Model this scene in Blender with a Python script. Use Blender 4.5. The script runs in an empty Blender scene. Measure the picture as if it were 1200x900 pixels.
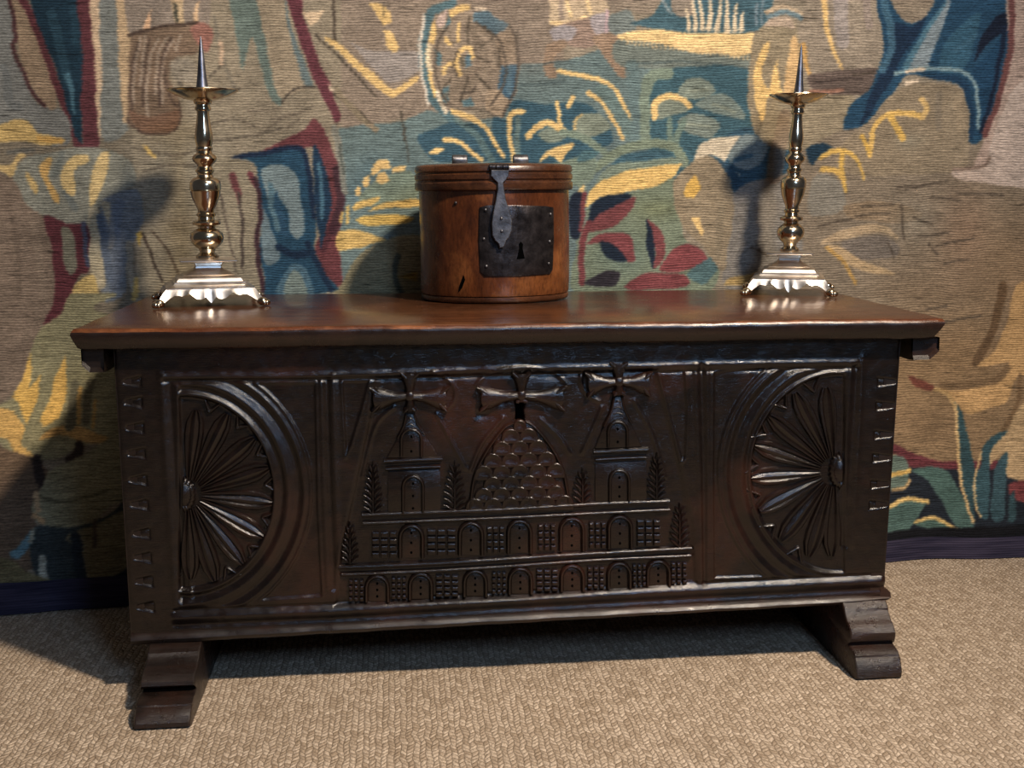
import bpy, math, random
import numpy as np
from mathutils import Vector, Matrix

random.seed(7)
rng = np.random.RandomState(11)
SC = bpy.context.scene
COL = SC.collection

# ------------------------------------------------------------------ camera
F_PX, YAW, PITCH, ROLL = 1459.0, 0.0915, 0.1573, -0.0077
CAM = np.array([-0.1696, -1.7668, 0.7243])
def cam_axes():
    cy, sy = math.cos(YAW), math.sin(YAW)
    fw = np.array([sy*math.cos(PITCH), cy*math.cos(PITCH), -math.sin(PITCH)])
    r = np.array([cy, -sy, 0.0]); u = np.cross(r, fw)
    c, s = math.cos(ROLL), math.sin(ROLL)
    return c*r+s*u, -s*r+c*u, fw
RT, UP, FW = cam_axes()
cd = bpy.data.cameras.new('camera'); cam = bpy.data.objects.new('camera', cd); COL.objects.link(cam)
cd.sensor_fit = 'HORIZONTAL'; cd.sensor_width = 36.0; cd.lens = 36.0*F_PX/1200.0
cd.clip_start = 0.05
cam.matrix_world = Matrix(((RT[0], UP[0], -FW[0], CAM[0]), (RT[1], UP[1], -FW[1], CAM[1]),
                           (RT[2], UP[2], -FW[2], CAM[2]), (0, 0, 0, 1)))
SC.camera = cam
cd.dof.use_dof = False

# ------------------------------------------------------------------ light
W = bpy.data.worlds.new('world'); SC.world = W; W.use_nodes = True
W.node_tree.nodes['Background'].inputs[0].default_value = (0.80, 0.86, 1.0, 1)
W.node_tree.nodes['Background'].inputs[1].default_value = 0.045
def aim(o, target):
    d = Vector(target)-o.location
    o.rotation_euler = d.to_track_quat('-Z', 'Y').to_euler()
def area(name, loc, target, size, power, color, size_y=None, spread=180):
    l = bpy.data.lights.new(name, 'AREA'); o = bpy.data.objects.new(name, l); COL.objects.link(o)
    l.shape = 'RECTANGLE' if size_y else 'DISK'; l.size = size
    if size_y: l.size_y = size_y
    l.energy = power; l.color = color; l.spread = math.radians(spread)
    o.location = loc; aim(o, target); return o
sl = bpy.data.lights.new('key_lamp', 'SPOT'); so = bpy.data.objects.new('key_lamp', sl); COL.objects.link(so)
sl.energy = 485; sl.color = (1.0, 0.85, 0.68); sl.shadow_soft_size = 0.11; sl.spot_size = math.radians(75); sl.spot_blend = 1.0
so.location = (1.05, -1.40, 2.65); aim(so, (-0.20, 0.1, 0.30))
area('window_light', (0.70, -2.7, 1.80), (0.0, 0.2, 0.35), 0.45, 26, (0.38, 0.62, 1.0), size_y=0.75)
area('overhead_fill', (0.1, -0.85, 2.45), (0.0, 0.2, 0.3), 0.5, 2.5, (0.9, 0.92, 1.0))  # weak, unseen fill light from overhead, not a lamp of the room
SC.view_settings.view_transform = 'Standard'
SC.view_settings.look = 'None'
SC.view_settings.gamma = 1.0
SC.view_settings.use_curve_mapping = False
SC.view_settings.exposure = 0.0

# ------------------------------------------------------------------ photo tracing helpers (real planes)
def ray(px, py):
    return FW + RT*((px-600.0)/F_PX) - UP*((py-450.0)/F_PX)
def on_y(px, py, y=0.0):
    d = ray(px, py); t = (y-CAM[1])/d[1]; p = CAM+d*t; return float(p[0]), float(p[2])
def on_z(px, py, z):
    d = ray(px, py); t = (z-CAM[2])/d[2]; p = CAM+d*t; return float(p[0]), float(p[1])
def project(P):
    d = np.asarray(P)-CAM; w = d@FW
    return 600+F_PX*(d@RT)/w, 450-F_PX*(d@UP)/w

# ------------------------------------------------------------------ object helpers
class MB:
    def __init__(s): s.v = []; s.f = []
    def add(s, vs, fs):
        o = len(s.v); s.v += [tuple(map(float, v)) for v in vs]; s.f += [tuple(i+o for i in f) for f in fs]
    def grid(s, rows, closed=False, caps=False):
        n = len(rows[0]); o = len(s.v)
        for r in rows: s.v += [tuple(map(float, p)) for p in r]
        for i in range(len(rows)-1):
            for j in range(n if closed else n-1):
                k = (j+1) % n
                s.f.append((o+i*n+j, o+i*n+k, o+(i+1)*n+k, o+(i+1)*n+j))
        if caps:
            s.f.append(tuple(o+j for j in range(n))[::-1])
            s.f.append(tuple(o+(len(rows)-1)*n+j for j in range(n)))
    def box(s, x0, x1, y0, y1, z0, z1, b=0.0):
        if b <= 0:
            rows = [[(x0, y0, z), (x1, y0, z), (x1, y1, z), (x0, y1, z)] for z in (z0, z1)]
            s.grid(rows, True, True); return
        def ring(i, z):
            a, c, d, e = x0+i, x1-i, y0+i, y1-i
            return [(a+b, d, z), (c-b, d, z), (c, d+b, z), (c, e-b, z), (c-b, e, z), (a+b, e, z), (a, e-b, z), (a, d+b, z)]
        s.grid([ring(b, z0), ring(0, z0+b), ring(0, z1-b), ring(b, z1)], True, True)
    def lathe(s, prof, n=32, c=(0, 0, 0), closed_ends=True, sx=1, sy=1):
        rows = [[(c[0]+r*sx*math.cos(2*math.pi*k/n), c[1]+r*sy*math.sin(2*math.pi*k/n), c[2]+z) for k in range(n)] for r, z in prof]
        s.grid(rows, True, closed_ends)
    def ball(s, c, r, n=10, m=6):
        rows = []
        for i in range(m+1):
            a = -math.pi/2+math.pi*i/m; rr = max(math.cos(a), 0.02)
            rows.append([(c[0]+r[0]*rr*math.cos(2*math.pi*k/n), c[1]+r[1]*rr*math.sin(2*math.pi*k/n), c[2]+r[2]*math.sin(a)) for k in range(n)])
        s.grid(rows, True, True)
    def shift(s, d): s.v = [(a+d[0], b+d[1], c+d[2]) for a, b, c in s.v]
    def build(s, name, mat, parent=None, smooth=40, fixn=True):
        me = bpy.data.meshes.new(name); me.from_pydata(s.v, [], s.f)
        if fixn:
            import bmesh
            bm = bmesh.new(); bm.from_mesh(me); bmesh.ops.recalc_face_normals(bm, faces=bm.faces); bm.to_mesh(me); bm.free()
        if smooth:
            me.polygons.foreach_set('use_smooth', [True]*len(me.polygons)); me.set_sharp_from_angle(angle=math.radians(smooth))
        me.materials.append(mat); me.update()
        o = bpy.data.objects.new(name, me); COL.objects.link(o)
        if parent is not None: o.parent = parent
        return o
def thing(name, label, cat, loc=(0, 0, 0), group=None):
    o = bpy.data.objects.new(name, None); COL.objects.link(o); o.location = loc
    o['label'] = label; o['category'] = cat
    o.empty_display_size = 0.05
    if group: o['group'] = group
    return o

# ------------------------------------------------------------------ materials
def lin(c): 
    c = np.asarray(c, float)/255.0
    return np.where(c <= 0.04045, c/12.92, ((c+0.055)/1.055)**2.4)
class NT:
    def __init__(s, name):
        s.m = bpy.data.materials.new(name); s.m.use_nodes = True; s.t = s.m.node_tree
        s.b = s.t.nodes['Principled BSDF']
    def n(s, typ, **k):
        x = s.t.nodes.new(typ)
        for a, v in k.items(): setattr(x, a, v)
        return x
    def l(s, a, b): s.t.links.new(a, b)
    def math(s, op, a, b=None, clamp=False):
        x = s.n('ShaderNodeMath', operation=op); x.use_clamp = clamp
        for i, v in enumerate((a, b)):
            if v is None: continue
            if isinstance(v, (int, float)): x.inputs[i].default_value = v
            else: s.l(v, x.inputs[i])
        return x.outputs[0]
    def coords(s, scale=(1, 1, 1), kind='Object', loc=(0, 0, 0)):
        tc = s.n('ShaderNodeTexCoord'); mp = s.n('ShaderNodeMapping'); mp.inputs['Scale'].default_value = scale
        mp.inputs['Location'].default_value = loc
        s.l(tc.outputs[kind], mp.inputs[0]); return mp.outputs[0]
    def noise(s, vec, scale, detail=4, rough=0.55, dist=0.0):
        x = s.n('ShaderNodeTexNoise'); x.inputs['Scale'].default_value = scale; x.inputs['Detail'].default_value = detail
        x.inputs['Roughness'].default_value = rough; x.inputs['Distortion'].default_value = dist
        s.l(vec, x.inputs['Vector']); return x.outputs['Fac']
    def ramp(s, fac, stops):
        x = s.n('ShaderNodeValToRGB'); e = x.color_ramp.elements
        while len(e) < len(stops): e.new(0.5)
        for i, (p, c) in enumerate(stops):
            e[i].position = p; e[i].color = (c, c, c, 1) if isinstance(c, (int, float)) else (*c, 1)
        s.l(fac, x.inputs[0]); return x.outputs[0]
    def mix(s, fac, a, b, mode='MIX'):
        x = s.n('ShaderNodeMix', data_type='RGBA', blend_type=mode)
        for i, v in ((0, fac), (6, a), (7, b)):
            if isinstance(v, (int, float)): x.inputs[i].default_value = v
            elif isinstance(v, tuple): x.inputs[i].default_value = (*v, 1)
            else: s.l(v, x.inputs[i])
        return x.outputs[2]
    def bump(s, h, strength=0.3, dist=0.001, normal=None):
        x = s.n('ShaderNodeBump'); x.inputs['Strength'].default_value = strength; x.inputs['Distance'].default_value = dist
        s.l(h, x.inputs['Height'])
        if normal is not None: s.l(normal, x.inputs['Normal'])
        s.l(x.outputs[0], s.b.inputs['Normal']); return x.outputs[0]
    def set(s, **k):
        for a, v in k.items():
            a = a.replace('_', ' ')
            if isinstance(v, (int, float)): s.b.inputs[a].default_value = v
            elif isinstance(v, tuple): s.b.inputs[a].default_value = (*v, 1)
            else: s.l(v, s.b.inputs[a])

def wood(name, dark, mid, worn, grain=(3, 30, 30), rough=(0.24, 0.46), worn_at=0.56, bump=0.35, coat=0.0, wscale=5.0):
    t = NT(name)
    g = t.noise(t.coords(grain), 3.0, 6, 0.65, 0.6)
    col = t.mix(t.ramp(g, [(0.32, 0.0), (0.68, 1.0)]), dark, mid)
    w = t.noise(t.coords((1, 1, 1)), wscale, 5, 0.6, 0.3)
    col = t.mix(t.ramp(w, [(worn_at-0.06, 0.0), (worn_at+0.14, 1.0)]), col, worn)
    fine = t.noise(t.coords((grain[0]*5, grain[1]*6, grain[2]*6)), 6.0, 3, 0.7)
    col = t.mix(t.ramp(fine, [(0.30, 0.55), (0.55, 0.0)]), col, tuple(c*0.35 for c in dark))
    r = t.noise(t.coords((1, 1, 1)), 38.0, 4, 0.6)
    mr = t.n('ShaderNodeMapRange'); t.l(r, mr.inputs[0]); mr.inputs[1].default_value = 0.3; mr.inputs[2].default_value = 0.7
    mr.inputs[3].default_value = rough[0]; mr.inputs[4].default_value = rough[1]
    t.set(Base_Color=col, Roughness=mr.outputs[0], Specular_IOR_Level=0.55)
    if coat: t.set(Coat_Weight=coat, Coat_Roughness=0.12)
    h = t.math('ADD', t.math('MULTIPLY', fine, 0.5), t.math('ADD', t.math('MULTIPLY', g, 0.6), t.math('MULTIPLY', r, 0.7)))
    t.bump(h, bump, 0.0016)
    return t.m
M_OAK = wood('dark_oak', (0.008, 0.005, 0.004), (0.020, 0.010, 0.007), (0.045, 0.017, 0.010), worn_at=0.57)
M_CARVE = wood('carved_oak', (0.0048, 0.0033, 0.0028), (0.0125, 0.0068, 0.0050), (0.042, 0.0150, 0.0090), worn_at=0.585, rough=(0.12, 0.28), bump=0.45)
M_LIDEDGE = wood('lid_edge_dark', (0.010, 0.0055, 0.004), (0.026, 0.012, 0.008), (0.055, 0.022, 0.012), grain=(1.6, 26, 26), rough=(0.22, 0.36), worn_at=0.58, bump=0.25)  # lid's edge faces, coloured darker than its top
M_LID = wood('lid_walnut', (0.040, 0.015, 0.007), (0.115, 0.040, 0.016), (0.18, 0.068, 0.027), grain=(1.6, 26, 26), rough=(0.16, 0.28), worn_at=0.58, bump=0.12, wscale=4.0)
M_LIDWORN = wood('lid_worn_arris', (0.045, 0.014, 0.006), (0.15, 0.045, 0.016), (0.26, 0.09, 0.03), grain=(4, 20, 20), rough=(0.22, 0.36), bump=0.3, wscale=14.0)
M_FOOT = wood('foot_oak', (0.008, 0.005, 0.004), (0.022, 0.012, 0.0085), (0.040, 0.017, 0.011), grain=(3, 30, 30), rough=(0.22, 0.42), bump=0.8)
M_BOX = wood('box_wood', (0.042, 0.012, 0.0045), (0.135, 0.038, 0.011), (0.26, 0.088, 0.024), grain=(9, 9, 2.2), rough=(0.20, 0.34), worn_at=0.56, bump=0.2, wscale=9.0)
M_BOXLID = wood('box_lid_wood', (0.028, 0.010, 0.0045), (0.085, 0.030, 0.012), (0.17, 0.060, 0.022), grain=(6, 6, 14), rough=(0.22, 0.36), bump=0.3, wscale=12.0)

def metal(name, c1, c2, rough=(0.15, 0.3), scale=30, bump=0.05, metallic=1.0):
    t = NT(name); n = t.noise(t.coords(), scale, 5, 0.6)
    col = t.mix(t.ramp(n, [(0.35, 0.0), (0.68, 1.0)]), c1, c2)
    mr = t.n('ShaderNodeMapRange'); t.l(n, mr.inputs[0]); mr.inputs[1].default_value = 0.3; mr.inputs[2].default_value = 0.7
    mr.inputs[3].default_value = rough[0]; mr.inputs[4].default_value = rough[1]
    t.set(Base_Color=col, Roughness=mr.outputs[0], Metallic=metallic)
    t.bump(n, bump, 0.002); return t.m
M_BRASS = metal('worn_brass', (0.58, 0.44, 0.28), (0.70, 0.58, 0.43), (0.12, 0.24))
M_PALE = metal('pale_brass', (0.74, 0.65, 0.56), (0.84, 0.77, 0.69), (0.26, 0.40))
M_STEEL = metal('steel_spike', (0.15, 0.155, 0.19), (0.26, 0.27, 0.32), (0.34, 0.48), 30, 0.01)
M_IRON = metal('dark_iron', (0.024, 0.020, 0.021), (0.060, 0.050, 0.050), (0.24, 0.42), 60, 0.6, 0.75)
M_HASP = metal('hasp_iron', (0.10, 0.095, 0.10), (0.20, 0.19, 0.195), (0.34, 0.5), 60, 0.4, 0.85)
t = NT('hole_black'); t.set(Base_Color=(0.0015, 0.0015, 0.0015), Roughness=1.0, Specular_IOR_Level=0.0); M_HOLE = t.m

# sisal carpet: columns of slanted knots
t = NT('sisal_carpet')
tc = t.n('ShaderNodeTexCoord'); sep = t.n('ShaderNodeSeparateXYZ')
wob = t.n('ShaderNodeTexNoise'); wob.inputs['Scale'].default_value = 34; wob.inputs['Detail'].default_value = 2
t.l(tc.outputs['Object'], wob.inputs['Vector'])
vm = t.n('ShaderNodeVectorMath', operation='SCALE'); t.l(wob.outputs['Color'], vm.inputs[0]); vm.inputs['Scale'].default_value = 0.012
va = t.n('ShaderNodeVectorMath', operation='ADD'); t.l(tc.outputs['Object'], va.inputs[0]); t.l(vm.outputs[0], va.inputs[1])
t.l(va.outputs[0], sep.inputs[0])
X, Y = sep.outputs[0], sep.outputs[1]
CW = 0.0082
u = t.math('DIVIDE', X, CW); ci = t.math('FLOOR', u); fu = t.math('SUBTRACT', u, ci)
sign = t.math('SUBTRACT', t.math('MULTIPLY', t.math('MODULO', t.math('ABSOLUTE', ci), 2.0), 2.0), 1.0)
v = t.math('ADD', t.math('DIVIDE', Y, 0.0098), t.math('MULTIPLY', sign, t.math('MULTIPLY', fu, 0.75)))
fv = t.math('FRACT', v)
ribu = t.math('SINE', t.math('MULTIPLY', fu, math.pi)); ribv = t.math('SINE', t.math('MULTIPLY', fv, math.pi))
knot = t.math('MULTIPLY', t.math('POWER', ribu, 0.6), t.math('POWER', ribv, 0.6))
comb = t.n('ShaderNodeCombineXYZ'); t.l(ci, comb.inputs[0]); t.l(t.math('FLOOR', v), comb.inputs[1])
wn = t.n('ShaderNodeTexWhiteNoise', noise_dimensions='2D'); t.l(comb.outputs[0], wn.inputs['Vector'])
fib = t.noise(t.coords((1, 0.5, 1)), 300, 3, 0.75)
big = t.noise(t.coords(), 3.5, 3, 0.5)
col = t.mix(wn.outputs['Value'], (0.46, 0.345, 0.24), (0.86, 0.69, 0.52))
col = t.mix(t.ramp(fib, [(0.35, 0.0), (0.7, 1.0)]), t.mix(0.70, col, (0.19, 0.135, 0.088)), col)
col = t.mix(t.ramp(knot, [(0.08, 0.65), (0.55, 0.0)]), col, (0.13, 0.092, 0.06))
col = t.mix(t.ramp(big, [(0.35, 0.18), (0.65, 0.0)]), col, (0.25, 0.19, 0.135))
t.set(Base_Color=col, Roughness=0.95, Specular_IOR_Level=0.12)
t.bump(t.math('ADD', t.math('MULTIPLY', knot, 0.7), t.math('MULTIPLY', fib, 0.6)), 0.8, 0.003)
M_SISAL = t.m

# woven wool: colour per knot from the mesh, ribs and wear procedural
t = NT('woven_wool')
at = t.n('ShaderNodeVertexColor'); at.layer_name = 'dye'
tcz = t.n('ShaderNodeTexCoord'); sz = t.n('ShaderNodeSeparateXYZ'); t.l(tcz.outputs['Object'], sz.inputs[0])
warp = t.noise(t.coords((1, 1, 1)), 9, 3, 0.5)
zz = t.math('ADD', sz.outputs[2], t.math('MULTIPLY', warp, 0.02))
rib = t.math('ABSOLUTE', t.math('SINE', t.math('MULTIPLY', zz, math.pi/0.0046)))
streak = t.noise(t.coords((26, 26, 330)), 1.0, 4, 0.65)
blotch = t.noise(t.coords((1, 1, 1.6)), 14, 5, 0.6)
slub = t.noise(t.coords((150, 150, 560)), 1.0, 3, 0.7)
slit = t.noise(t.coords((16, 16, 210), loc=(3, 1, 7)), 1.0, 2, 0.5)
c = at.outputs[0]
def scale_col(c, f): 
    x = t.n('ShaderNodeVectorMath', operation='SCALE'); t.l(c, x.inputs[0]); t.l(f, x.inputs['Scale']); return x.outputs[0]
f1 = t.math('ADD', 0.70, t.math('MULTIPLY', t.ramp(streak, [(0.34, 0.0), (0.66, 1.0)]), 0.6))
f2 = t.math('ADD', 0.82, t.math('MULTIPLY', t.ramp(blotch, [(0.3, 0.0), (0.7, 1.0)]), 0.36))
f3 = t.math('ADD', 0.68, t.math('MULTIPLY', t.ramp(slub, [(0.34, 0.0), (0.66, 1.0)]), 0.64))
f4 = t.math('ADD', 0.84, t.math('MULTIPLY', rib, 0.22))
f5 = t.math('MULTIPLY', t.ramp(slit, [(0.29, 0.40), (0.345, 1.0)]), t.ramp(t.noise(t.coords((42, 42, 380), loc=(5, 2, 9)), 1.0, 2, 0.5), [(0.28, 0.55), (0.34, 1.0)]))
f = t.math('MULTIPLY', t.math('MULTIPLY', t.math('MULTIPLY', f1, f2), t.math('MULTIPLY', f3, f4)), f5)
c = scale_col(c, f)
t.set(Base_Color=c, Roughness=0.9, Specular_IOR_Level=0.15, Sheen_Weight=0.05)
t.bump(t.math('ADD', t.math('MULTIPLY', rib, 1.0), t.math('ADD', t.math('MULTIPLY', slub, 0.6), t.math('MULTIPLY', streak, 0.6))), 0.5, 0.0013)
M_WOOL = t.m
t = NT('guard_band_wool')
tcz = t.n('ShaderNodeTexCoord'); sz = t.n('ShaderNodeSeparateXYZ'); t.l(tcz.outputs['Object'], sz.inputs[0])
rib = t.math('ABSOLUTE', t.math('SINE', t.math('MULTIPLY', sz.outputs[2], math.pi/0.0046)))
bn = t.noise(t.coords((3, 3, 40)), 3, 4)
t.set(Base_Color=t.mix(t.ramp(bn, [(0.35, 0.0), (0.65, 1.0)]), (0.020, 0.018, 0.034), (0.050, 0.042, 0.068)), Roughness=0.95, Specular_IOR_Level=0.1)
t.bump(t.math('ADD', rib, bn), 0.5, 0.0015); M_BAND = t.m
t = NT('linen_lining'); t.set(Base_Color=(0.25, 0.21, 0.15), Roughness=0.95); t.bump(t.noise(t.coords(), 300), 0.3, 0.001); M_LINEN = t.m
t = NT('wall_plaster'); pn = t.noise(t.coords(), 6, 5)
t.set(Base_Color=t.mix(pn, (0.34, 0.30, 0.25), (0.42, 0.38, 0.32)), Roughness=0.9); t.bump(pn, 0.2, 0.003); M_WALL = t.m

# ------------------------------------------------------------------ room shell
b = MB(); b.grid([[(-3.2, -3.6, 0), (3.2, -3.6, 0)], [(-3.2, 0.62, 0), (3.2, 0.62, 0)]])
o = b.build('floor', M_SISAL, smooth=0, fixn=False); o['kind'] = 'structure'
b = MB(); b.box(-3.2, 3.2, 0.60, 0.68, 0, 2.7)
o = b.build('wall_back', M_WALL, smooth=0); o['kind'] = 'structure'

TAPGAIN = 1.45
# ------------------------------------------------------------------ tapestry
def tap_y(x, z):
    x = np.asarray(x, float); z = np.asarray(z, float)
    s = np.clip(1-z/0.42, 0, 1); s = s*s*(3-2*s)
    left = np.clip((0.2-x)/1.0, 0, 1)
    fold = 0.006*np.sin(x*15.0+1.0+0.8*z)+0.004*np.sin(x*31.0+2.0*z+0.5)+0.003*np.sin(9*z+4*x)
    return 0.550+fold-s*(0.060+0.085*left+0.04*np.clip((-0.55-x)/0.25, 0, 1))
def tap_uv(px, py):
    x, z = on_y(px, py, 0.53)
    for _ in range(6): x, z = on_y(px, py, float(tap_y(x, z)))
    return x, z
TX0, TX1, TZ0, TZ1, TS = -1.18, 1.10, 0.004, 1.15, 0.0019
gx = np.arange(TX0, TX1+1e-6, TS); gz = np.arange(TZ0, TZ1+1e-6, TS)
NX, NZ = len(gx), len(gz)
GX, GZ = np.meshgrid(gx, gz)
# weft hatching: every row (a weft) runs a little past or short of the drawn edge
rowj = rng.uniform(-1, 1, NZ)*0.0012
rowj += np.where(np.arange(NZ) % 4 < 2, 1, -1)*0.0008
lowj = 0.0010*np.sin(GX*70+GZ*43)+0.0009*np.sin(GZ*120-GX*31)
QX = GX+rowj[:, None]+lowj
QZ = GZ+0.0009*np.sin(GX*83+GZ*20)+rng.uniform(-1, 1, (NZ, NX))*0.0004
IMG = np.empty((NZ, NX, 3)); IMG[:] = (122, 110, 92)
def smooth_closed(P, n=5):
    P = np.asarray(P, float); m = len(P); out = []
    for i in range(m):
        a, b_, c_, d = P[(i-1) % m], P[i], P[(i+1) % m], P[(i+2) % m]
        for k in range(n):
            t_ = k/n
            out.append(b_+t_*0.4*(c_-a)+t_*t_*(3*(c_-b_)-0.8*(c_-a)-0.4*(d-b_))+t_**3*(-2*(c_-b_)+0.4*(c_-a)+0.4*(d-b_)))
    return np.array(out)
def smooth_open(P, n=6):
    P = np.asarray(P, float)
    if len(P) == 2:
        return np.array([P[0]+(P[1]-P[0])*k/n for k in range(n+1)])
    out = []
    for i in range(len(P)-1):
        a = P[max(i-1, 0)]; b_ = P[i]; c_ = P[i+1]; d = P[min(i+2, len(P)-1)]
        for k in range(n):
            t_ = k/n
            out.append(b_+t_*0.5*(c_-a)+t_*t_*(3*(c_-b_)-1.0*(c_-a)-0.5*(d-b_))+t_**3*(-2*(c_-b_)+0.5*(c_-a)+0.5*(d-b_)))
    out.append(P[-1]); return np.array(out)
def window(mn, mx, pad):
    i0 = max(int((mn[1]-pad-TZ0)/TS), 0); i1 = min(int((mx[1]+pad-TZ0)/TS)+2, NZ)
    j0 = max(int((mn[0]-pad-TX0)/TS), 0); j1 = min(int((mx[0]+pad-TX0)/TS)+2, NX)
    return i0, i1, j0, j1
def put(i0, i1, j0, j1, mask, col, a=1.0):
    col = np.asarray(col, float)
    sub = IMG[i0:i1, j0:j1]
    m = (mask*a)[..., None]
    sub[:] = sub*(1-m)+col*m
def inside(x, z, P):
    r = np.zeros(x.shape, bool); n = len(P)
    for i in range(n):
        x1, z1 = P[i]; x2, z2 = P[(i+1) % n]
        if z1 == z2: continue
        c_ = ((z1 > z) != (z2 > z)) & (x < (x2-x1)*(z-z1)/(z2-z1)+x1)
        r ^= c_
    return r
def P(col, *pts, sm=True, a=1.0):
    pts = np.array(pts, float).reshape(-1, 2)
    if sm: pts = smooth_closed(pts, 4)
    w = np.array([tap_uv(*p) for p in pts])
    i0, i1, j0, j1 = window(w.min(0), w.max(0), 0.008)
    if i1 <= i0 or j1 <= j0: return
    put(i0, i1, j0, j1, inside(QX[i0:i1, j0:j1], QZ[i0:i1, j0:j1], w).astype(float), col, a)
def S(col, w, *pts, w2=None, a=1.0):
    pts = np.array(pts, float).reshape(-1, 2); pts = smooth_open(pts, 5)
    u = np.array([tap_uv(*p) for p in pts]); k = 0.00158*0.54
    n = len(u); ws = np.linspace(w, w if w2 is None else w2, n)*k
    i0, i1, j0, j1 = window(u.min(0), u.max(0), max(ws)+0.008)
    if i1 <= i0 or j1 <= j0: return
    x = QX[i0:i1, j0:j1]; z = QZ[i0:i1, j0:j1]; m = np.zeros(x.shape)
    for i in range(n-1):
        p, q = u[i], u[i+1]; d = q-p; L = (d*d).sum()+1e-12
        t_ = np.clip(((x-p[0])*d[0]+(z-p[1])*d[1])/L, 0, 1)
        dist = np.hypot(x-p[0]-t_*d[0], z-p[1]-t_*d[1])
        m = np.maximum(m, (dist < ws[i]+(ws[i+1]-ws[i])*t_).astype(float))
    put(i0, i1, j0, j1, m, col, a)
def B(col, cx, cy, rx, ry, a=0.7):
    x, z = tap_uv(cx, cy); k = 0.00158
    i0, i1, j0, j1 = window(np.array([x-rx*k*2, z-ry*k*2]), np.array([x+rx*k*2, z+ry*k*2]), 0.01)
    if i1 <= i0 or j1 <= j0: return
    q = ((QX[i0:i1, j0:j1]-x)/(rx*k))**2+((QZ[i0:i1, j0:j1]-z)/(ry*k))**2
    put(i0, i1, j0, j1, np.exp(-q), col, a)
YL = (200, 163, 98); YB = (188, 146, 68); CR = (206, 172, 112); PA = (188, 166, 138); TL = (70, 96, 102); DT = (46, 76, 90)
SG = (102, 116, 100); NV = (22, 32, 46); MR = (80, 40, 45); RD = (102, 51, 52); BL = (30, 60, 84); TN = (128, 113, 92); DK = (62, 52, 44)
# --- broad grounds
P((124, 112, 92), 150,-20, 400,-20, 400,345, 150,345, sm=False)
P((102, 92, 76), -140,-20, 150,-20, 150,760, -140,760, sm=False)
P((124, 108, 92), 400,-30, 660,-30, 660,110, 400,150, sm=False)
P((86, 103, 102), 395,150, 430,146, 475,142, 500,128, 520,135, 545,142, 590,138, 604,110, 610,75, 660,72, 720,52, 740,42, 880,55, 892,100, 882,180, 800,210, 700,345, 400,345, sm=False)
P((114, 100, 82), 880,200, 1020,130, 1260,120, 1260,350, 870,350, sm=False)
P((120, 94, 64), 1000,400, 1320,400, 1320,560, 1000,560, sm=False)
B((122, 94, 62), 1120, 400, 110, 60, .95); B((122, 96, 68), 1190, 320, 90, 90, .9); B((118, 96, 72), 1080, 350, 60, 40, .6)
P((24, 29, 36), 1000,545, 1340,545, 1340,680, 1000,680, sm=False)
B((116, 110, 94), 215, 200, 60, 60); B((128, 116, 96), 320, 60, 60, 60, .5)
# --- far left figure
P((100, 100, 95), -60,-20, 10,-20, 17,30, 18,60, 30,95, 45,122, 75,130, 85,150, 80,170, 40,168, 0,160, -60,150)
S((80, 84, 84), 9, 5,80, 12,120, 20,125, a=.5)
P((124, 103, 80), 12,-10, 25,-10, 38,22, 52,60, 62,95, 66,127, 55,125, 35,95, 22,60, 18,30)
S((66, 40, 40), 4, 10,-5, 18,40, 15,55, 28,85, 40,110, 53,124)
S((78, 38, 42), 8, 24,-5, 38,22, 55,68, 68,105, 78,128, 86,142)
P((20, 42, 56), 36,-10, 92,-10, 94,40, 97,90, 94,120, 96,168, 90,165, 78,125, 66,82, 50,42)
S((34, 62, 76), 10, 60,15, 72,60, 80,95, a=.7); S((62, 98, 112), 7, 80,88, 84,110, 86,132, w2=3, a=.8); S((30, 56, 70), 8, 86,10, 88,50, a=.6)
P(MR, 90,-10, 105,-10, 110,50, 113,120, 115,170, 104,172, 96,177, 88,174, 82,145, 90,162, 97,167, 94,120, 97,90, 94,40)
P((168, 142, 112), 105,-10, 116,-10, 119,80, 120,150, 116,158, 112,100, 108,40)
P((98, 101, 96), 117,-10, 137,-10, 140,60, 142,130, 150,150, 135,165, 119,160, 119,80)
P((160, 134, 100), 136,-10, 151,-10, 152,60, 150,110, 148,142, 143,135, 139,60)
P((120, 107, 94), 152,-10, 240,-10, 240,40, 190,34, 153,42)
P((198, 155, 116), 168,36, 172,22, 176,10, 178,36, sm=False)
P((165, 140, 104), 198,-5, 214,-5, 216,26, 205,27, sm=False); S((60, 58, 48), 4, 205,5, 207,24)
P((190, 155, 115), 227,25, 230,5, 233,0, 233,24, sm=False)
P((106, 86, 68), 152,45, 165,36, 190,31, 220,27, 234,26, 232,60, 205,68, 199,92, 210,118, 209,145, 197,156, 165,155, 148,140, 151,100)
for q in ((164,44, 158,80, 157,120), (170,42, 166,75, 165,100), (186,46, 175,70, 172,110, 174,140), (196,44, 184,70, 182,110), (203,48, 190,75, 190,120), (210,42, 206,60)):
    S((134, 116, 98), 3, *q)
for q in ((160,50, 154,90, 154,130), (175,44, 169,80, 168,125), (200,46, 187,80, 187,125), (192,80, 197,110, 207,125)):
    S((78, 62, 52), 2.5, *q)
P((106, 78, 60), 149,128, 175,138, 207,128, 207,146, 196,154, 165,154); S((62, 48, 40), 3, 150,42, 180,33, 232,26); S((70, 54, 46), 2, 150,140, 166,156, 196,156, 210,143, 210,120)
P((128, 84, 72), 222,34, 236,26, 250,36, 249,52, 240,62, 232,50); S((64, 50, 44), 3, 206,70, 214,76, 226,74); S((72, 66, 58), 3, 206,75, 208,90, 213,100)
P((122, 112, 96), 200,72, 226,70, 228,95, 212,96, 202,88)
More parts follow.
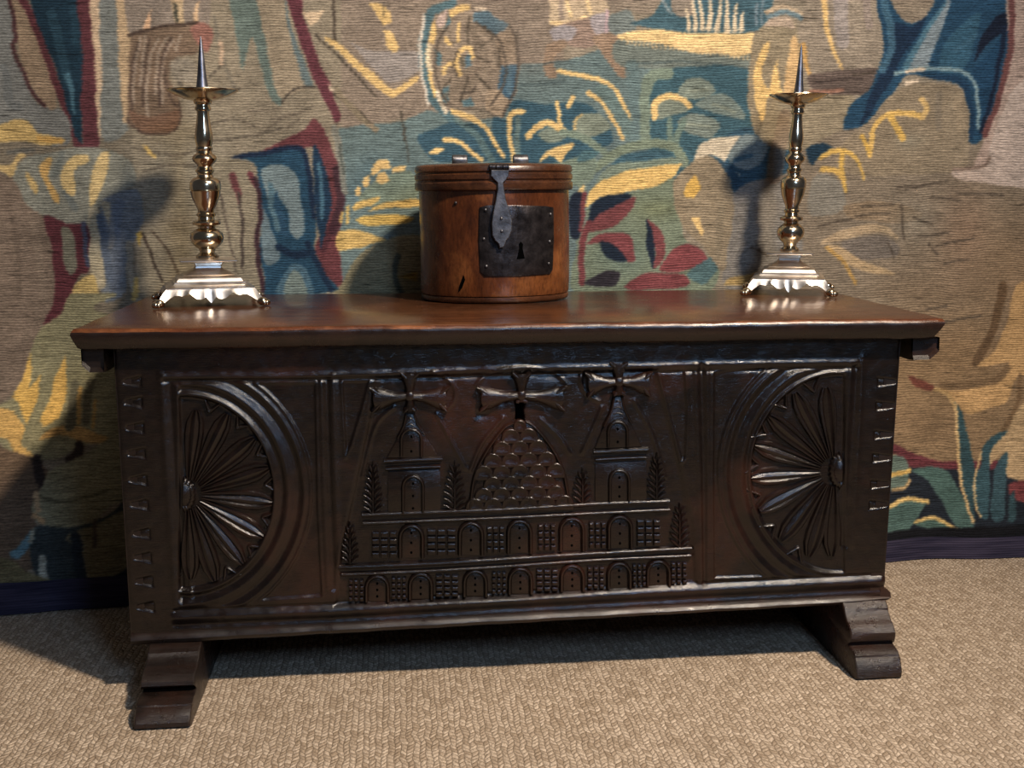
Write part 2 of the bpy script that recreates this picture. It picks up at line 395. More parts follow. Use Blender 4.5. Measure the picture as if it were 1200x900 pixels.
P((170, 140, 80), -30,150, 0,146, 20,140, 34,143, 42,155, 60,158, 78,166, 50,170, 30,166, 0,166, -30,170); S((172, 130, 62), 6, 45,162, 72,165)
S((70, 74, 74), 5, 10,178, 40,176, a=.5)
# --- sleeve and blue scarf
P((112, 112, 100), 15,205, 22,192, 34,184, 60,178, 110,172, 150,186, 161,212, 142,225, 125,235, 108,250, 96,266, 70,259, 40,248, 22,228)
P((170, 142, 88), -30,196, 0,200, 14,207, 20,190, 32,182, 22,180, 8,194, -30,186)
P((168, 140, 84), 30,202, 36,205, 44,218, 42,228, 36,222); P((172, 134, 72), 46,195, 56,184, 60,186, 58,210, 70,230, 70,238, 62,234, 54,216)
S((84, 90, 86), 7, 72,180, 64,205, a=.6); S((80, 88, 88), 7, 76,222, 88,244, a=.6)
P((184, 156, 98), 104,182, 90,182, 78,190, 71,205, 72,218, 84,230, 88,225, 86,205, 92,196, 104,190)
P((180, 154, 100), 117,180, 128,178, 126,195, 122,215, 114,232, 105,245, 105,222, 109,200)
P((92, 98, 104), 118,240, 132,228, 158,222, 166,235, 168,255, 160,280, 148,300, 146,345, 120,352, 116,300)
S((152, 140, 112), 11, 109,248, 111,290, 116,330, w2=16); S((72, 82, 96), 8, 117,255, 123,290, 130,328); S((146, 132, 104), 9, 124,240, 130,262, 131,290, w2=4)
S((78, 88, 104), 12, 140,240, 134,270, 138,310, 134,345, a=.7); S((132, 122, 104), 7, 152,285, 152,320, 158,340)
P((172, 145, 84), 84,350, 90,332, 102,322, 112,325, 112,352); P((168, 138, 72), 156,325, 166,330, 162,348, 156,352); S((172, 140, 62), 6, 164,275, 172,310, 168,335)
P((104, 88, 74), -60,205, 6,206, 20,216, 28,236, 50,255, 60,290, 68,345, 52,376, 36,420, 10,465, -60,480)
S((88, 74, 62), 6, 10,230, 20,290, 22,350, a=.5); S((116, 100, 84), 8, 38,250, 46,300, 50,350, a=.5)
P((80, 36, 42), 50,253, 80,262, 104,265, 103,316, 92,322, 84,345, 66,374, 52,380, 64,345, 61,290)
P((98, 95, 80), 72,268, 85,270, 90,310, 82,323, 74,305); S((56, 60, 78), 5, 99,262, 102,310)
P((118, 108, 88), 168,272, 190,262, 225,270, 245,352, 165,352); S((58, 48, 40), 3, 168,274, 178,300, 190,330); S((74, 62, 50), 2.5, 178,270, 200,300, 212,335)
B((104, 98, 82), 200, 240, 40, 18, .5)
for q in ((156,172, 200,182, 240,174), (170,200, 215,192, 250,200), (230,150, 270,140, 300,148), (240,165, 290,160, 330,150), (262,110, 282,104), (245,90, 265,75)):
    S((74, 66, 56), 2, *q, a=.8)
P((182, 150, 80), 166,168, 173,172, 183,186, 176,184, sm=False)
# --- skirt at the left of the chest
P((116, 110, 80), 84,345, 70,368, 50,384, 38,402, 30,432, 18,465, -10,478, -10,505, 10,527, 35,537, 70,537, 95,522, 125,516, 150,505, 210,470, 210,400, 110,362, 140,345)
P((190, 148, 68), 36,412, 37,440, 35,456, 48,438, 45,465, 31,498, 20,472, 14,466, 26,445, sm=False); P((190, 148, 70), 77,416, 78,440, 76,470, 70,490, 50,500, 47,492, 58,470, 63,445, sm=False)
P((176, 136, 70), -30,482, 4,478, 18,486, 28,502, 25,520, 40,535, 20,531, 8,514, -30,505); P((160, 122, 66), 45,516, 60,502, 95,500, 130,515, 150,520, 100,518, 70,510)
S((84, 80, 62), 10, 88,450, 82,500); S((86, 80, 60), 9, 106,448, 100,492); S((150, 116, 60), 5, 94,455, 91,495); S((150, 116, 60), 4, 112,470, 109,500)
P((84, 66, 50), -60,500, 6,525, 40,538, 60,560, 40,610, 50,660, -60,690)
P((44, 34, 30), 76,538, 86,530, 90,516, 97,520, 96,535, 84,545); S((40, 32, 30), 9, 42,538, 50,568)
P((108, 102, 76), 48,572, 60,550, 90,538, 120,518, 160,510, 160,580, 130,592, 110,612, 80,618, 45,614, 38,602, 40,585)
S((150, 120, 84), 6, 42,580, 46,598); S((150, 115, 76), 5, 40,604, 50,612); S((76, 72, 52), 3, 48,582, 80,588, 125,575)
P((40, 46, 46), 40,618, 90,618, 130,602, 160,580, 160,700, 95,690, 60,690, 36,660); P((74, 104, 112), 12,648, 22,640, 36,622, 40,632, 22,655)
S((130, 128, 112), 7, 48,655, 53,690); S((120, 118, 100), 4, 38,622, 36,635); P((94, 86, 62), 78,628, 110,616, 150,600, 150,665, 100,682, 92,650); P((90, 80, 52), -60,650, 10,655, 30,668, 80,690, 90,695, -60,700)
S((58, 48, 40), 4, 112,610, 110,640); S((30, 36, 42), 10, 88,630, 98,690)
# --- robe, ribbon, blue drapery
P((88, 102, 94), 270,-10, 301,-10, 310,40, 320,80, 330,122, 318,118, 308,90, 297,45, 290,55, 284,82, 276,40)
P((140, 124, 100), 300,-10, 333,-10, 350,60, 362,98, 345,108, 325,112, 312,50); P((90, 104, 104), 333,-10, 341,30, 353,65, 366,98, 358,102, 345,65, 337,30)
S((104, 96, 82), 3, 250,20, 262,70, 276,105); S((66, 58, 50), 2, 330,120, 345,104, 368,102); S((168, 140, 112), 4, 259,50, 260,75)
for q in ((320,140, 350,132, 368,125), (300,160, 330,140), (335,150, 352,138), (290,130, 330,128)): S((84, 74, 62), 2, *q, a=.7)
P((90, 45, 52), 334,-10, 351,-10, 356,20, 366,45, 373,70, 385,93, 392,115, 399,138, 392,143, 382,122, 370,100, 360,75, 350,45, 343,20)
P((184, 158, 124), 355,14, 380,12, 371,25, 363,31, sm=False); P(PA, 384,97, 391,105, 386,107, sm=False)
S((64, 56, 46), 2, 370,40, 395,65, 420,92, 440,112); S((64, 56, 46), 2, 392,110, 420,130, 440,150); S((70, 60, 50), 3, 392,-5, 391,30, 393,50)
S((120, 106, 84), 6, 395,105, 420,135, 440,152); S((74, 62, 52), 2, 394,145, 398,170)
P((132, 122, 114), 398,45, 412,52, 440,82, 460,98, 490,82, 488,60, 440,60)
P(YL, 379,43, 392,48, 405,59, 420,72, 440,87, 461,105, 475,97, 488,88, 491,92, 476,104, 461,115, 444,104, 425,89, 403,68)
P(YL, 432,4, 448,5, 458,15, 460,26, 450,31, 441,19, sm=False); P(YL, 449,36, 458,36, 468,56, 461,63, 452,55, sm=False); S((116, 98, 66), 2, 449,8, 449,20)
S((66, 60, 50), 2, 470,130, 474,165); S((60, 54, 46), 2, 474,148, 478,190, a=.6)
P((94, 48, 51), 300,180, 330,166, 358,150, 368,139, 380,152, 388,172, 398,195, 403,230, 401,260, 396,278, 401,325, 394,336, 384,326, 371,300, 370,286, 378,265, 386,230, 380,195, 366,172, 352,174)
S((52, 34, 42), 10, 395,200, 399,235, 391,270, a=.75); S((58, 30, 38), 8, 390,265, 378,292, a=.6)
P((30, 62, 84), 274,184, 310,179, 345,173, 355,177, 362,195, 368,225, 371,260, 368,285, 371,302, 384,325, 393,342, 306,345, 304,300, 306,250, 303,205, 294,190)
S((22, 36, 58), 5, 276,185, 310,179, 346,173, 357,182, 364,215, 368,255); P((24, 46, 68), 366,170, 375,181, 385,214, 388,246, 380,275, 376,292, 372,262, 368,220); S((62, 100, 118), 4, 373,192, 377,225, 378,255, a=.9)
P((100, 116, 118), 306,200, 316,193, 334,194, 349,207, 354,245, 357,268, 349,280, 341,272, 336,245, 322,226, 318,238, 312,228); P((88, 106, 112), 306,238, 312,250, 318,268, 328,295, 326,306, 313,311, 306,290)
P((36, 68, 92), 323,222, 330,245, 338,268, 336,278, 324,262, 321,240); P((72, 102, 114), 314,212, 321,222, 322,245, 330,268, 324,270, 315,240)
S((20, 38, 60), 8, 326,290, 345,298, 366,296); S((22, 40, 62), 6, 360,285, 372,310, 388,340); P((62, 92, 108), 326,345, 330,325, 342,309, 356,312, 364,326, 366,345); P((102, 116, 110), 334,345, 336,326, 343,316, 353,322, 360,345)
P((120, 110, 90), 243,190, 262,184, 292,190, 299,212, 304,250, 302,280, 309,345, 245,345)
P((90, 48, 50), 268,203, 276,203, 282,225, 280,240, 274,225); P((92, 44, 50), 290,202, 298,204, 304,225, 300,222); S((64, 54, 48), 3, 278,225, 284,262, 284,315); S((72, 62, 54), 2, 258,228, 266,262, 276,320); S((74, 64, 54), 2, 252,235, 258,260)
S((54, 34, 40), 5, 300,210, 306,245, 301,275, 304,310, 309,340)
# --- strip with yellow plants left of the box
S((116, 114, 102), 7, 392,150, 400,190, 404,225); S((66, 72, 66), 2, 398,170, 404,205)
B((70, 94, 102), 440, 200, 26, 16, .6); B((58, 84, 98), 420, 225, 12, 14, .5)
P(SG, 420,232, 440,212, 478,200, 490,215, 485,238, 440,240)
P(YL, 435,203, 438,192, 446,187, 455,188, 459,198, 448,199, 439,206); P(YL, 440,212, 444,204, 453,202, 456,212, 446,216); P(YL, 460,202, 464,195, 474,194, 476,199, 468,201); P(YL, 425,216, 427,208, 433,206, 431,219); P(YL, 416,228, 418,220, 422,218, 422,228)
P((182, 148, 78), 413,247, 420,236, 445,231, 440,239, 426,243); P((182, 148, 78), 433,247, 448,239, 480,233, 492,234, 492,242, 465,243); P((182, 148, 70), 416,258, 430,252, 470,252, 486,256, 470,263, 430,264)
P((182, 148, 80), 396,272, 420,270, 445,277, 462,286, 440,284, 425,290, 412,292, 397,293); S((178, 146, 76), 3, 408,243, 406,262); S((178, 146, 76), 3, 401,250, 399,260)
P((116, 108, 80), 396,338, 408,318, 422,298, 440,286, 492,276, 492,345, 396,345); S((50, 60, 58), 6, 470,345, 462,320, 468,300, a=.8); P((150, 120, 56), 466,325, 490,318, 490,330, sm=False)
# --- wheel
S(TL, 9, 530,4, 506,14, 497,40, 496,75, 503,107, 514,126, 532,142); S((186, 174, 156), 3.2, 497,18, 493,50, 495,90, 502,122)
P((122, 106, 88), 540,14, 568,28, 583,55, 585,85, 575,112, 560,128, 535,128, 516,118, 504,90, 503,50, 515,28)
P(YL, 526,13, 540,6, 552,6, 550,12, 538,15, 529,21, sm=False); P((170, 146, 132), 509,25, 518,16, 526,9, 521,29, 514,32, sm=False); P(TL, 520,34, 527,16, 528,27, 522,36, sm=False)
P(YL, 502,50, 504,30, 509,23, 511,40, 508,53, sm=False); S((196, 176, 138), 5, 503,55, 501,70, 506,83); P(TL, 508,58, 516,62, 517,76, 510,78, sm=False); S(YL, 4, 505,85, 506,100, 511,113); S((192, 176, 148), 5, 513,109, 522,132); P(TL, 516,107, 526,100, 528,120, 522,122, sm=False)
P((74, 96, 106), 553,14, 572,12, 580,20, 598,29, 592,36, 578,41, 566,30, 553,26, sm=False); P(PA, 555,7, 568,7, 571,12, 556,11, sm=False)
P((138, 117, 94), 579,42, 601,34, 607,55, 606,75, 586,76, sm=False); P((56, 84, 102), 586,77, 607,76, 606,100, 600,118, 584,107, sm=False); S((82, 108, 118), 5, 597,80, 596,108, a=.6); P((140, 119, 95), 570,105, 585,105, 599,120, 586,140, 568,128, sm=False)
S(YL, 5, 538,87, 535,70, 540,59, 550,57, 554,68); S((112, 96, 80), 4, 545,90, 556,88, 561,74, 556,60); P((74, 98, 108), 545,66, 552,64, 553,77, 547,80, sm=False); S((90, 82, 66), 4, 541,68, 543,76)
S(YL, 3, 538,28, 538,48); P(YL, 521,42, 525,43, 531,54, 521,50, sm=False); S(YL, 4, 520,87, 522,78, 530,73)
for q in ((548,90, 540,118), (528,92, 520,102), (556,86, 575,104), (548,20, 549,52), (558,66, 582,76), (556,60, 576,44), (585,56, 585,78), (568,30, 578,42), (606,35, 607,74)): S((80, 70, 58), 2.4, *q)
for q in ((556,26, 580,41, 590,60, 592,78, 590,100, 575,124), (525,30, 513,50, 510,75, 516,105, 530,124), (598,30, 607,55, 607,76, 604,100, 590,136), (560,98, 552,108, 540,108), (536,60, 531,74, 536,90)):
    S((76, 66, 56), 2.6, *q, a=.9)
S((150, 130, 108), 6, 562,36, 574,56, 578,76, a=.6); S((150, 130, 108), 6, 560,98, 572,112, a=.6); S((106, 92, 76), 6, 535,100, 524,112, a=.6); S((104, 90, 74), 6, 556,40, 558,56, a=.6)
P(TL, 541,118, 552,114, 555,124, 543,124, sm=False); S((92, 82, 70), 2, 516,120, 534,127, 560,128, 590,140)
P(DT, 580,345, 575,150, 596,140, 600,118, 640,122, 690,122, 720,165, 680,190)
P((46, 74, 88), 490,160, 530,144, 570,150, 590,185, 520,190, 500,180)
S(YL, 6, 531,131, 553,138, 570,153, 589,184, w2=4); S(YL, 5, 520,164, 540,168, 564,187); S(YL, 6, 612,131, 600,133, 597,152, 601,188, w2=5); P(YL, 503,180, 509,173, 520,174, 516,179)
S((88, 108, 102), 7, 536,140, 560,160, 576,188, a=.6); S((84, 104, 102), 6, 607,140, 606,188)
# --- small figure
B((116, 102, 88), 625, 40, 30, 40, .6); P((168, 146, 116), 644,-10, 714,-10, 712,12, 690,20, 672,27, 655,29, 643,28, 646,10); S((202, 172, 122), 4, 663,-5, 668,18); S((200, 170, 120), 4, 688,-5, 692,16); S((202, 170, 118), 4, 646,27, 665,27, 686,20); S((120, 106, 96), 5, 657,-5, 658,20, a=.7)
P((128, 106, 92), 654,30, 692,22, 704,45, 690,56, 665,52); P((134, 126, 126), 645,36, 660,29, 676,33, 670,46, 652,49); P((142, 132, 132), 691,22, 712,14, 714,38, 700,41); S((168, 140, 142), 3, 711,12, 712,36)
P((128, 105, 84), 640,54, 662,46, 664,54, 652,64, 648,74, 653,87, 649,92, 641,90, 636,74); P((134, 109, 87), 694,44, 722,37, 724,52, 721,66, 738,84, 736,90, 725,89, 712,72, 700,56)
P((98, 106, 102), 714,18, 735,10, 746,30, 735,42, 716,38); P((54, 82, 92), 738,28, 765,18, 790,-10, 900,-10, 890,36, 800,38, 760,32); P((120, 106, 90), 712,-10, 770,-10, 764,16, 735,12, 716,14); P((118, 106, 92), 788,-10, 812,-10, 812,16, 800,20, 788,14); S((112, 124, 126), 3, 772,-5, 786,16)
for q in ((805,10, 808,34, 4.5), (812,-3, 816,34, 5), (819,-3, 824,34, 4.5), (832,-3, 831,34, 6), (845,-3, 840,35, 6), (852,-3, 852,36, 6.5), (863,5, 861,35, 5.5), (871,15, 869,35, 5)): S((192, 170, 136), 2.5, *q[:4], w2=q[4]+.5)
S((96, 112, 120), 3, 886,5, 886,30); S((90, 108, 116), 3, 893,0, 892,28)
P((96, 104, 96), 724,46, 790,55, 884,66, 884,86, 780,82, 724,75)
P(CR, 722,40, 750,36, 768,33, 785,37, 800,38, 840,39, 884,39, 881,62, 862,66, 845,63, 810,61, 790,57, 775,50, 740,48, 725,46, sm=False)
for k in range(30): S((190, 158, 108), 1.6, 735+k*5,46+k*.55, 735+k*5,52+k*.62)
for q in ((620,78, 660,72, 700,76), (740,76, 800,72, 880,80), (610,100, 660,96), (770,84, 830,82, 885,88)): S((56, 70, 72), 2, *q, a=.7)
# --- plants in the middle
P((50, 80, 90), 768,84, 885,84, 890,185, 800,205, 760,178, 752,130)
S(YL, 5, 655,84, 690,90, 716,101, 729,120, 739,140, w2=4); S(YL, 5, 690,108, 706,120, 718,140, 731,163, w2=4); S((88, 108, 104), 13, 705,106, 725,132, 742,162, a=.85); S((86, 106, 106), 14, 740,78, 745,120, 745,162, a=.8); S(SG, 12, 784,86, 766,88, 757,106, 756,162)
P((104, 112, 98), 766,138, 770,120, 782,112, 797,114, 808,124, 803,132, 788,134, 775,140); S(YL, 7, 767,138, 768,122, 782,112, 799,116, 808,125)
P((104, 114, 102), 795,111, 802,96, 818,90, 834,98, 837,108, 815,117); P((98, 110, 102), 814,123, 832,111, 850,111, 868,124, 873,140, 850,136, 832,130); P((102, 112, 102), 794,142, 812,133, 836,138, 843,148, 832,162, 805,156)
S((92, 110, 98), 6, 785,140, 785,172); S((92, 110, 98), 7, 802,142, 792,162, 797,186)
for q in ((805,108, 830,104), (835,122, 862,132), (805,146, 832,148)): S((120, 126, 108), 3, *q, a=.8)
P((104, 114, 100), 630,158, 645,147, 658,152, 662,162, 642,168); S(YL, 7, 620,160, 627,151, 641,143, 652,147, 660,153); S(YL, 4, 653,120, 656,140, 662,153); S(YL, 5, 672,114, 665,125); P((110, 118, 102), 672,152, 680,135, 700,132, 713,142, 714,152, 690,160); S((170, 144, 92), 3, 673,152, 675,141, 681,134)
S(SG, 8, 660,155, 690,165, 716,186); S((104, 116, 96), 10, 680,215, 702,193, 722,180, 752,169, 790,172, 802,190); P((102, 114, 98), 700,215, 712,196, 735,190, 795,184, 800,194, 740,200); P((50, 80, 92), 716,193, 733,181, 760,176, 790,183, 760,188, 735,190); P(SG, 640,215, 640,196, 655,190, 690,182, 700,192, 690,215)
P(YL, 632,192, 640,178, 650,172, 671,168, 673,173, 664,180, 656,190, 646,182); P((62, 92, 98), 676,190, 684,177, 702,177, 690,188)
P((98, 108, 88), 684,248, 740,226, 790,210, 797,250, 803,280, 830,300, 842,322, 820,345, 676,345, 676,290); B((104, 108, 72), 770, 245, 30, 12, .5); B((84, 108, 104), 730, 300, 30, 20, .4)
P((198, 160, 88), 686,244, 689,226, 705,211, 740,199, 775,194, 799,191, 792,206, 770,218, 740,224, 720,229, 704,231, 690,242, sm=False); P(YL, 670,228, 688,214, 682,226, 670,236, sm=False); S((104, 116, 104), 3, 687,212, 684,232, 686,262)
for k in range(7): S((176, 138, 72), 1.5, 708+k*11,212-k*2.6, 708+k*11,226-k*1.5, a=.6)
P(NV, 688,257, 694,240, 712,228, 738,228, 738,233, 725,240, 705,251, 690,266); P(RD, 690,271, 700,252, 728,238, 744,231, 740,245, 725,262, 706,270); P((108, 52, 54), 688,286, 702,275, 730,272, 742,282, 744,305, 734,306, 728,295, 714,285, 700,285); P(NV, 702,285, 712,284, 727,293, 734,305, 720,306, 709,300)
P((24, 32, 46), 668,230, 682,227, 684,260, 679,279, 668,274); S((100, 48, 50), 6, 684,228, 681,270, w2=4); S((100, 48, 50), 7, 690,262, 682,290, 681,332)
P(NV, 757,257, 762,262, 767,287, 766,310, 765,316, 758,290); P(RD, 759,257, 770,265, 779,280, 777,302, 766,316, 768,292, 763,270); P((114, 54, 56), 773,316, 785,295, 805,286, 820,291, 829,303, 815,313, 795,319); P((106, 50, 52), 734,332, 760,320, 800,322, 805,336, 740,340); P((40, 36, 42), 683,332, 710,318, 726,320, 720,336); P((66, 92, 94), 804,322, 835,300, 841,312, 826,333)
# --- shell, bird, stones
P((44, 72, 88), 830,178, 870,150, 930,150, 925,200, 890,215, 865,228, 855,215)
P((110, 104, 96), 860,228, 880,213, 905,208, 922,218, 930,240, 940,300, 905,338, 850,338, 848,300, 858,260)
P((126, 110, 86), 789,214, 804,196, 822,181, 840,187, 854,204, 859,230, 858,265, 852,300, 849,316, 840,314, 825,290, 800,265, 790,240); S((108, 96, 76), 8, 845,240, 842,300, a=.5); P((194, 150, 66), 800,226, 806,214, 816,204, 821,220, 815,231, 804,231, sm=False); P(YL, 808,254, 819,254, 825,272, 822,276, sm=False)
P((182, 166, 138), 820,169, 838,161, 870,160, 856,176, 850,190, 868,206, 864,207, 846,186, 834,181, 812,187, sm=False); P((42, 68, 86), 845,190, 852,188, 868,208, 872,215, 864,222, 858,212, sm=False); P((98, 110, 110), 868,160, 885,158, 901,172, 892,190, 872,200, 853,184); S((56, 84, 98), 5, 862,188, 880,182)
P((126, 112, 88), 876,112, 878,70, 886,40, 900,24, 922,20, 936,36, 942,108, 962,110, 1000,113, 995,140, 984,152, 960,165, 940,176, 905,173, 884,152)
S((162, 140, 112), 5, 898,14, 916,8, 938,16); S((92, 112, 118), 5, 900,20, 920,14, 940,22); P((152, 132, 112), 894,30, 904,20, 925,21, 932,34, 914,30)
P((198, 160, 94), 898,50, 902,52, 893,85, 898,103, 921,112, 900,115, 894,142, 887,128, 882,95, 887,70); P(YL, 911,68, 914,100, 920,110, 901,108, 905,90, sm=False); P((188, 150, 98), 927,48, 935,46, 936,110, 920,110, 921,80); S((118, 96, 76), 14, 920,135, 912,175, 908,205, w2=20, a=.6)
P((130, 116, 98), 938,34, 954,-10, 1031,-10, 1032,28, 1037,50, 1025,80, 1026,105, 1000,112, 950,105, 944,85, 938,60); S((204, 164, 98), 7, 966,-6, 970,40, 985,80, w2=3); S((138, 128, 124), 15, 984,-5, 988,50, a=.7); S((126, 110, 104), 10, 1015,-5, 1018,30, a=.5)
P((86, 72, 64), 948,88, 990,82, 1029,80, 1026,104, 1000,112, 954,106); S((56, 46, 42), 2, 955,97, 985,93, 1012,92); S((142, 98, 78), 4, 948,108, 986,106); S((178, 134, 72), 7, 941,54, 947,86, w2=4); S((66, 56, 46), 2, 1000,88, 1026,84)
# --- blue cloak at the right
P((28, 60, 84), 1031,-10, 1120,-10, 1186,-10, 1183,60, 1171,112, 1150,163, 1134,166, 1132,115, 1120,98, 1090,92, 1062,88, 1046,110, 1030,132, 1006,150, 988,150, 998,122, 1022,100, 1036,50)
P((20, 38, 60), 1046,26, 1068,32, 1086,16, 1078,38, 1060,62, 1048,86, 1035,110, 1008,148, 1016,120, 1030,90, 1040,55); P((122, 107, 88), 1043,-10, 1096,-10, 1086,17, 1068,28, 1054,20)
S((56, 92, 112), 9, 1036,2, 1046,48, 1034,82, a=.85); P((60, 96, 112), 1100,10, 1112,-5, 1092,50, 1082,84, 1056,84, 1068,58, sm=False); P((108, 120, 124), 1116,-10, 1106,30, 1086,78, 1066,80, 1077,55, 1098,22, sm=False); P((40, 76, 96), 1125,30, 1150,15, 1130,80, 1100,82, 1108,50); P((24, 56, 82), 1140,84, 1164,58, 1178,40, 1162,118, 1150,136)
P((18, 26, 42), 1182,16, 1176,36, 1160,50, 1145,66, 1140,72, 1150,45, 1168,18); S((18, 28, 46), 6, 1178,30, 1168,90, 1150,155, w2=4); S((52, 88, 108), 5, 1120,60, 1145,40, a=.6)
S((104, 128, 132), 4, 1048,86, 1085,80, 1130,85, 1145,108, 1147,150); P((22, 48, 72), 1080,90, 1118,88, 1135,100, 1143,140, 1140,160, 1134,162, 1132,115, 1118,96); P(PA, 1061,95, 1078,93, 1075,100, 1060,100, sm=False); P(PA, 1062,82, 1083,79, 1083,84, 1060,86, sm=False)
P((124, 108, 85), 1040,116, 1060,101, 1085,97, 1115,99, 1130,110, 1136,135, 1134,166, 1125,200, 1000,205, 978,178, 1010,150, 1022,136)
S((144, 124, 96), 10, 1122,120, 1126,150, a=.6); S((100, 90, 76), 7, 1100,110, 1100,150, a=.5); B((128, 120, 100), 1065, 165, 16, 10, .6)
S((198, 156, 78), 6, 1020,182, 1022,155, 1030,142, 1046,133, 1068,133, 1082,138); S((186, 150, 88), 6, 1080,117, 1087,127, 1082,138); S((192, 150, 68), 8, 1045,138, 1058,162); S((186, 144, 60), 5, 1010,160, 1019,178)
P((152, 128, 112), 1186,-10, 1300,-10, 1300,210, 1150,205, 1150,172, 1171,120, 1183,60); S((98, 58, 54), 7, 1187,-6, 1183,60, 1171,112, 1154,158); P((164, 144, 128), 1166,152, 1200,92, 1300,60, 1300,218, 1150,214, 1116,206, 1120,198, 1150,196, 1158,186); S((112, 92, 78), 4, 1118,198, 1150,196, 1160,184)
# --- lower right ground of stones
S((186, 146, 66), 7, 962,184, 975,177, 990,177, 1005,188, 1012,210, w2=3); S((184, 144, 62), 6, 986,180, 987,205, 992,224, w2=3); S((184, 144, 66), 6, 965,199, 980,200, 988,210); P((24, 46, 62), 946,174, 963,168, 975,172, 962,182, 952,194, 946,186)
P((112, 106, 94), 950,212, 966,204, 985,214, 992,240, 975,252, 948,250); P((120, 100, 76), 990,240, 1040,236, 1080,250, 1060,262, 1000,256)
P((154, 130, 98), 963,282, 985,270, 1015,263, 1040,265, 1052,276, 1053,280, 1035,273, 1010,275, 985,282, 965,286); P((152, 126, 90), 970,288, 985,290, 1010,305, 1048,320, 1030,322, 1005,315, 990,308); S((160, 122, 62), 4, 970,290, 990,310, 1002,332); P((152, 124, 72), 856,326, 900,318, 895,330, 850,335)
P((98, 88, 78), 985,284, 1030,276, 1052,286, 1050,300, 1010,304); B((116, 108, 92), 1075, 260, 30, 22, .5); B((130, 98, 74), 1130, 270, 30, 50, .5)
for q in ((1010,242, 1048,239), (1004,253, 1043,249), (1050,220, 1085,216), (1060,222, 1110,212), (1092,231, 1125,235), (1070,255, 1092,262), (1075,277, 1112,273), (1098,288, 1142,279), (1105,309, 1135,304), (1040,285, 1048,302), (1088,285, 1098,298), (1120,226, 1175,228), (880,290, 900,300), (960,265, 1000,256), (1108,377, 1150,370), (1085,363, 1110,358), (1056,240, 1060,280)):
    S((66, 56, 46), 2.2, *q, a=.85)
P((166, 126, 76), 1145,430, 1165,410, 1180,380, 1190,335, 1230,330, 1230,430, 1192,442, 1180,470, 1160,478, 1135,485, 1120,471, 1095,455, 1120,458, 1170,447, 1182,425)
S((92, 68, 44), 10, 1175,335, 1166,380, 1144,425); S((98, 74, 48), 9, 1105,452, 1160,448, 1180,432, a=.7); S((104, 78, 50), 5, 1196,440, 1190,480, 1170,510); P((98, 50, 38), 1064,440, 1080,445, 1095,453, 1090,458, 1072,452)
B((104, 80, 54), 1090, 500, 40, 20, .5); S((162, 128, 78), 4, 1095,456, 1112,464, 1121,480)
P((92, 40, 44), 1000,515, 1050,520, 1070,532, 1100,540, 1125,540, 1175,540, 1175,550, 1100,549, 1065,546, 1050,532, 1000,530)
P((156, 126, 86), 1165,516, 1180,505, 1205,465, 1260,450, 1260,560, 1182,560, 1180,530, 1165,540, 1158,545); P((104, 46, 46), 1184,566, 1230,562, 1230,590, 1190,586)
P((82, 96, 84), 1020,540, 1050,533, 1062,538, 1066,550, 1063,565, 1050,576, 1020,570); S(YB, 5, 1030,560, 1050,556, 1067,551); S((150, 120, 76), 4, 1046,575, 1060,571, 1066,562)
P((60, 84, 76), 1070,551, 1090,547, 1110,551, 1125,575, 1138,605, 1141,622, 1120,616, 1100,582, 1085,562); P((64, 88, 80), 1020,600, 1046,595, 1060,586, 1086,587, 1080,597, 1065,622, 1055,626, 1020,630); S((190, 154, 84), 5, 1044,594, 1064,584, 1087,588)
P((62, 86, 76), 1070,612, 1095,608, 1121,621, 1105,624, 1085,619); S((190, 154, 84), 4, 1073,611, 1095,607, 1120,620)
P((40, 64, 68), 1120,472, 1130,490, 1138,530, 1142,560, 1142,612, 1138,613, 1128,575, 1123,530); S((184, 148, 94), 3.5, 1121,474, 1122,520, 1128,570, 1140,612)
P((42, 68, 74), 1180,505, 1165,510, 1152,525, 1150,540, 1143,560, 1143,590, 1148,606, 1158,606, 1160,560, 1161,530); S((180, 146, 94), 2.5, 1150,530, 1143,555, 1143,585, 1149,606); P((44, 68, 74), 1180,530, 1168,545, 1163,570, 1161,606, 1175,609, 1179,570); P((40, 62, 66), 1190,575, 1182,590, 1181,610, 1190,610)
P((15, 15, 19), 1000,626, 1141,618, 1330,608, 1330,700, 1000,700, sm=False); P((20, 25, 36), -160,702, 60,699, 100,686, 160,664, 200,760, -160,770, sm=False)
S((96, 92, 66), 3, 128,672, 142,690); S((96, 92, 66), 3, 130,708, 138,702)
# soften to the thickness of a thread
for ax in (0, 1):
    IMG = 0.25*np.roll(IMG, 1, ax)+0.5*IMG+0.25*np.roll(IMG, -1, ax)
GREY = IMG.mean(-1, keepdims=True); IMG = GREY+(IMG-GREY)*0.82
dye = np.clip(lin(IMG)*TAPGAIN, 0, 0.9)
TY = tap_y(GX, GZ)
tap = thing('tapestry', 'antique woven figural tapestry in blue, tan and yellow hanging behind the carved chest', 'tapestry', (0, 0.55, 0))
def sheet(name, co, nz, nx, mat, parent, smooth=True):
    idx = np.arange(nz*nx).reshape(nz, nx)
    fa = np.stack([idx[:-1, :-1], idx[:-1, 1:], idx[1:, 1:], idx[1:, :-1]], -1).reshape(-1, 4)
    me = bpy.data.meshes.new(name); me.vertices.add(nz*nx); me.vertices.foreach_set('co', np.ascontiguousarray(co, dtype=np.float32).ravel())
    me.loops.add(fa.size); me.loops.foreach_set('vertex_index', fa.ravel().astype(np.int32))
    me.polygons.add(len(fa)); me.polygons.foreach_set('loop_start', (np.arange(len(fa))*4).astype(np.int32))
    me.update(calc_edges=True)
    if smooth: me.polygons.foreach_set('use_smooth', np.ones(len(fa), bool))
    me.materials.append(mat); o = bpy.data.objects.new(name, me); COL.objects.link(o); o.parent = parent; return o
co = np.stack([GX, TY-0.55, GZ], -1)
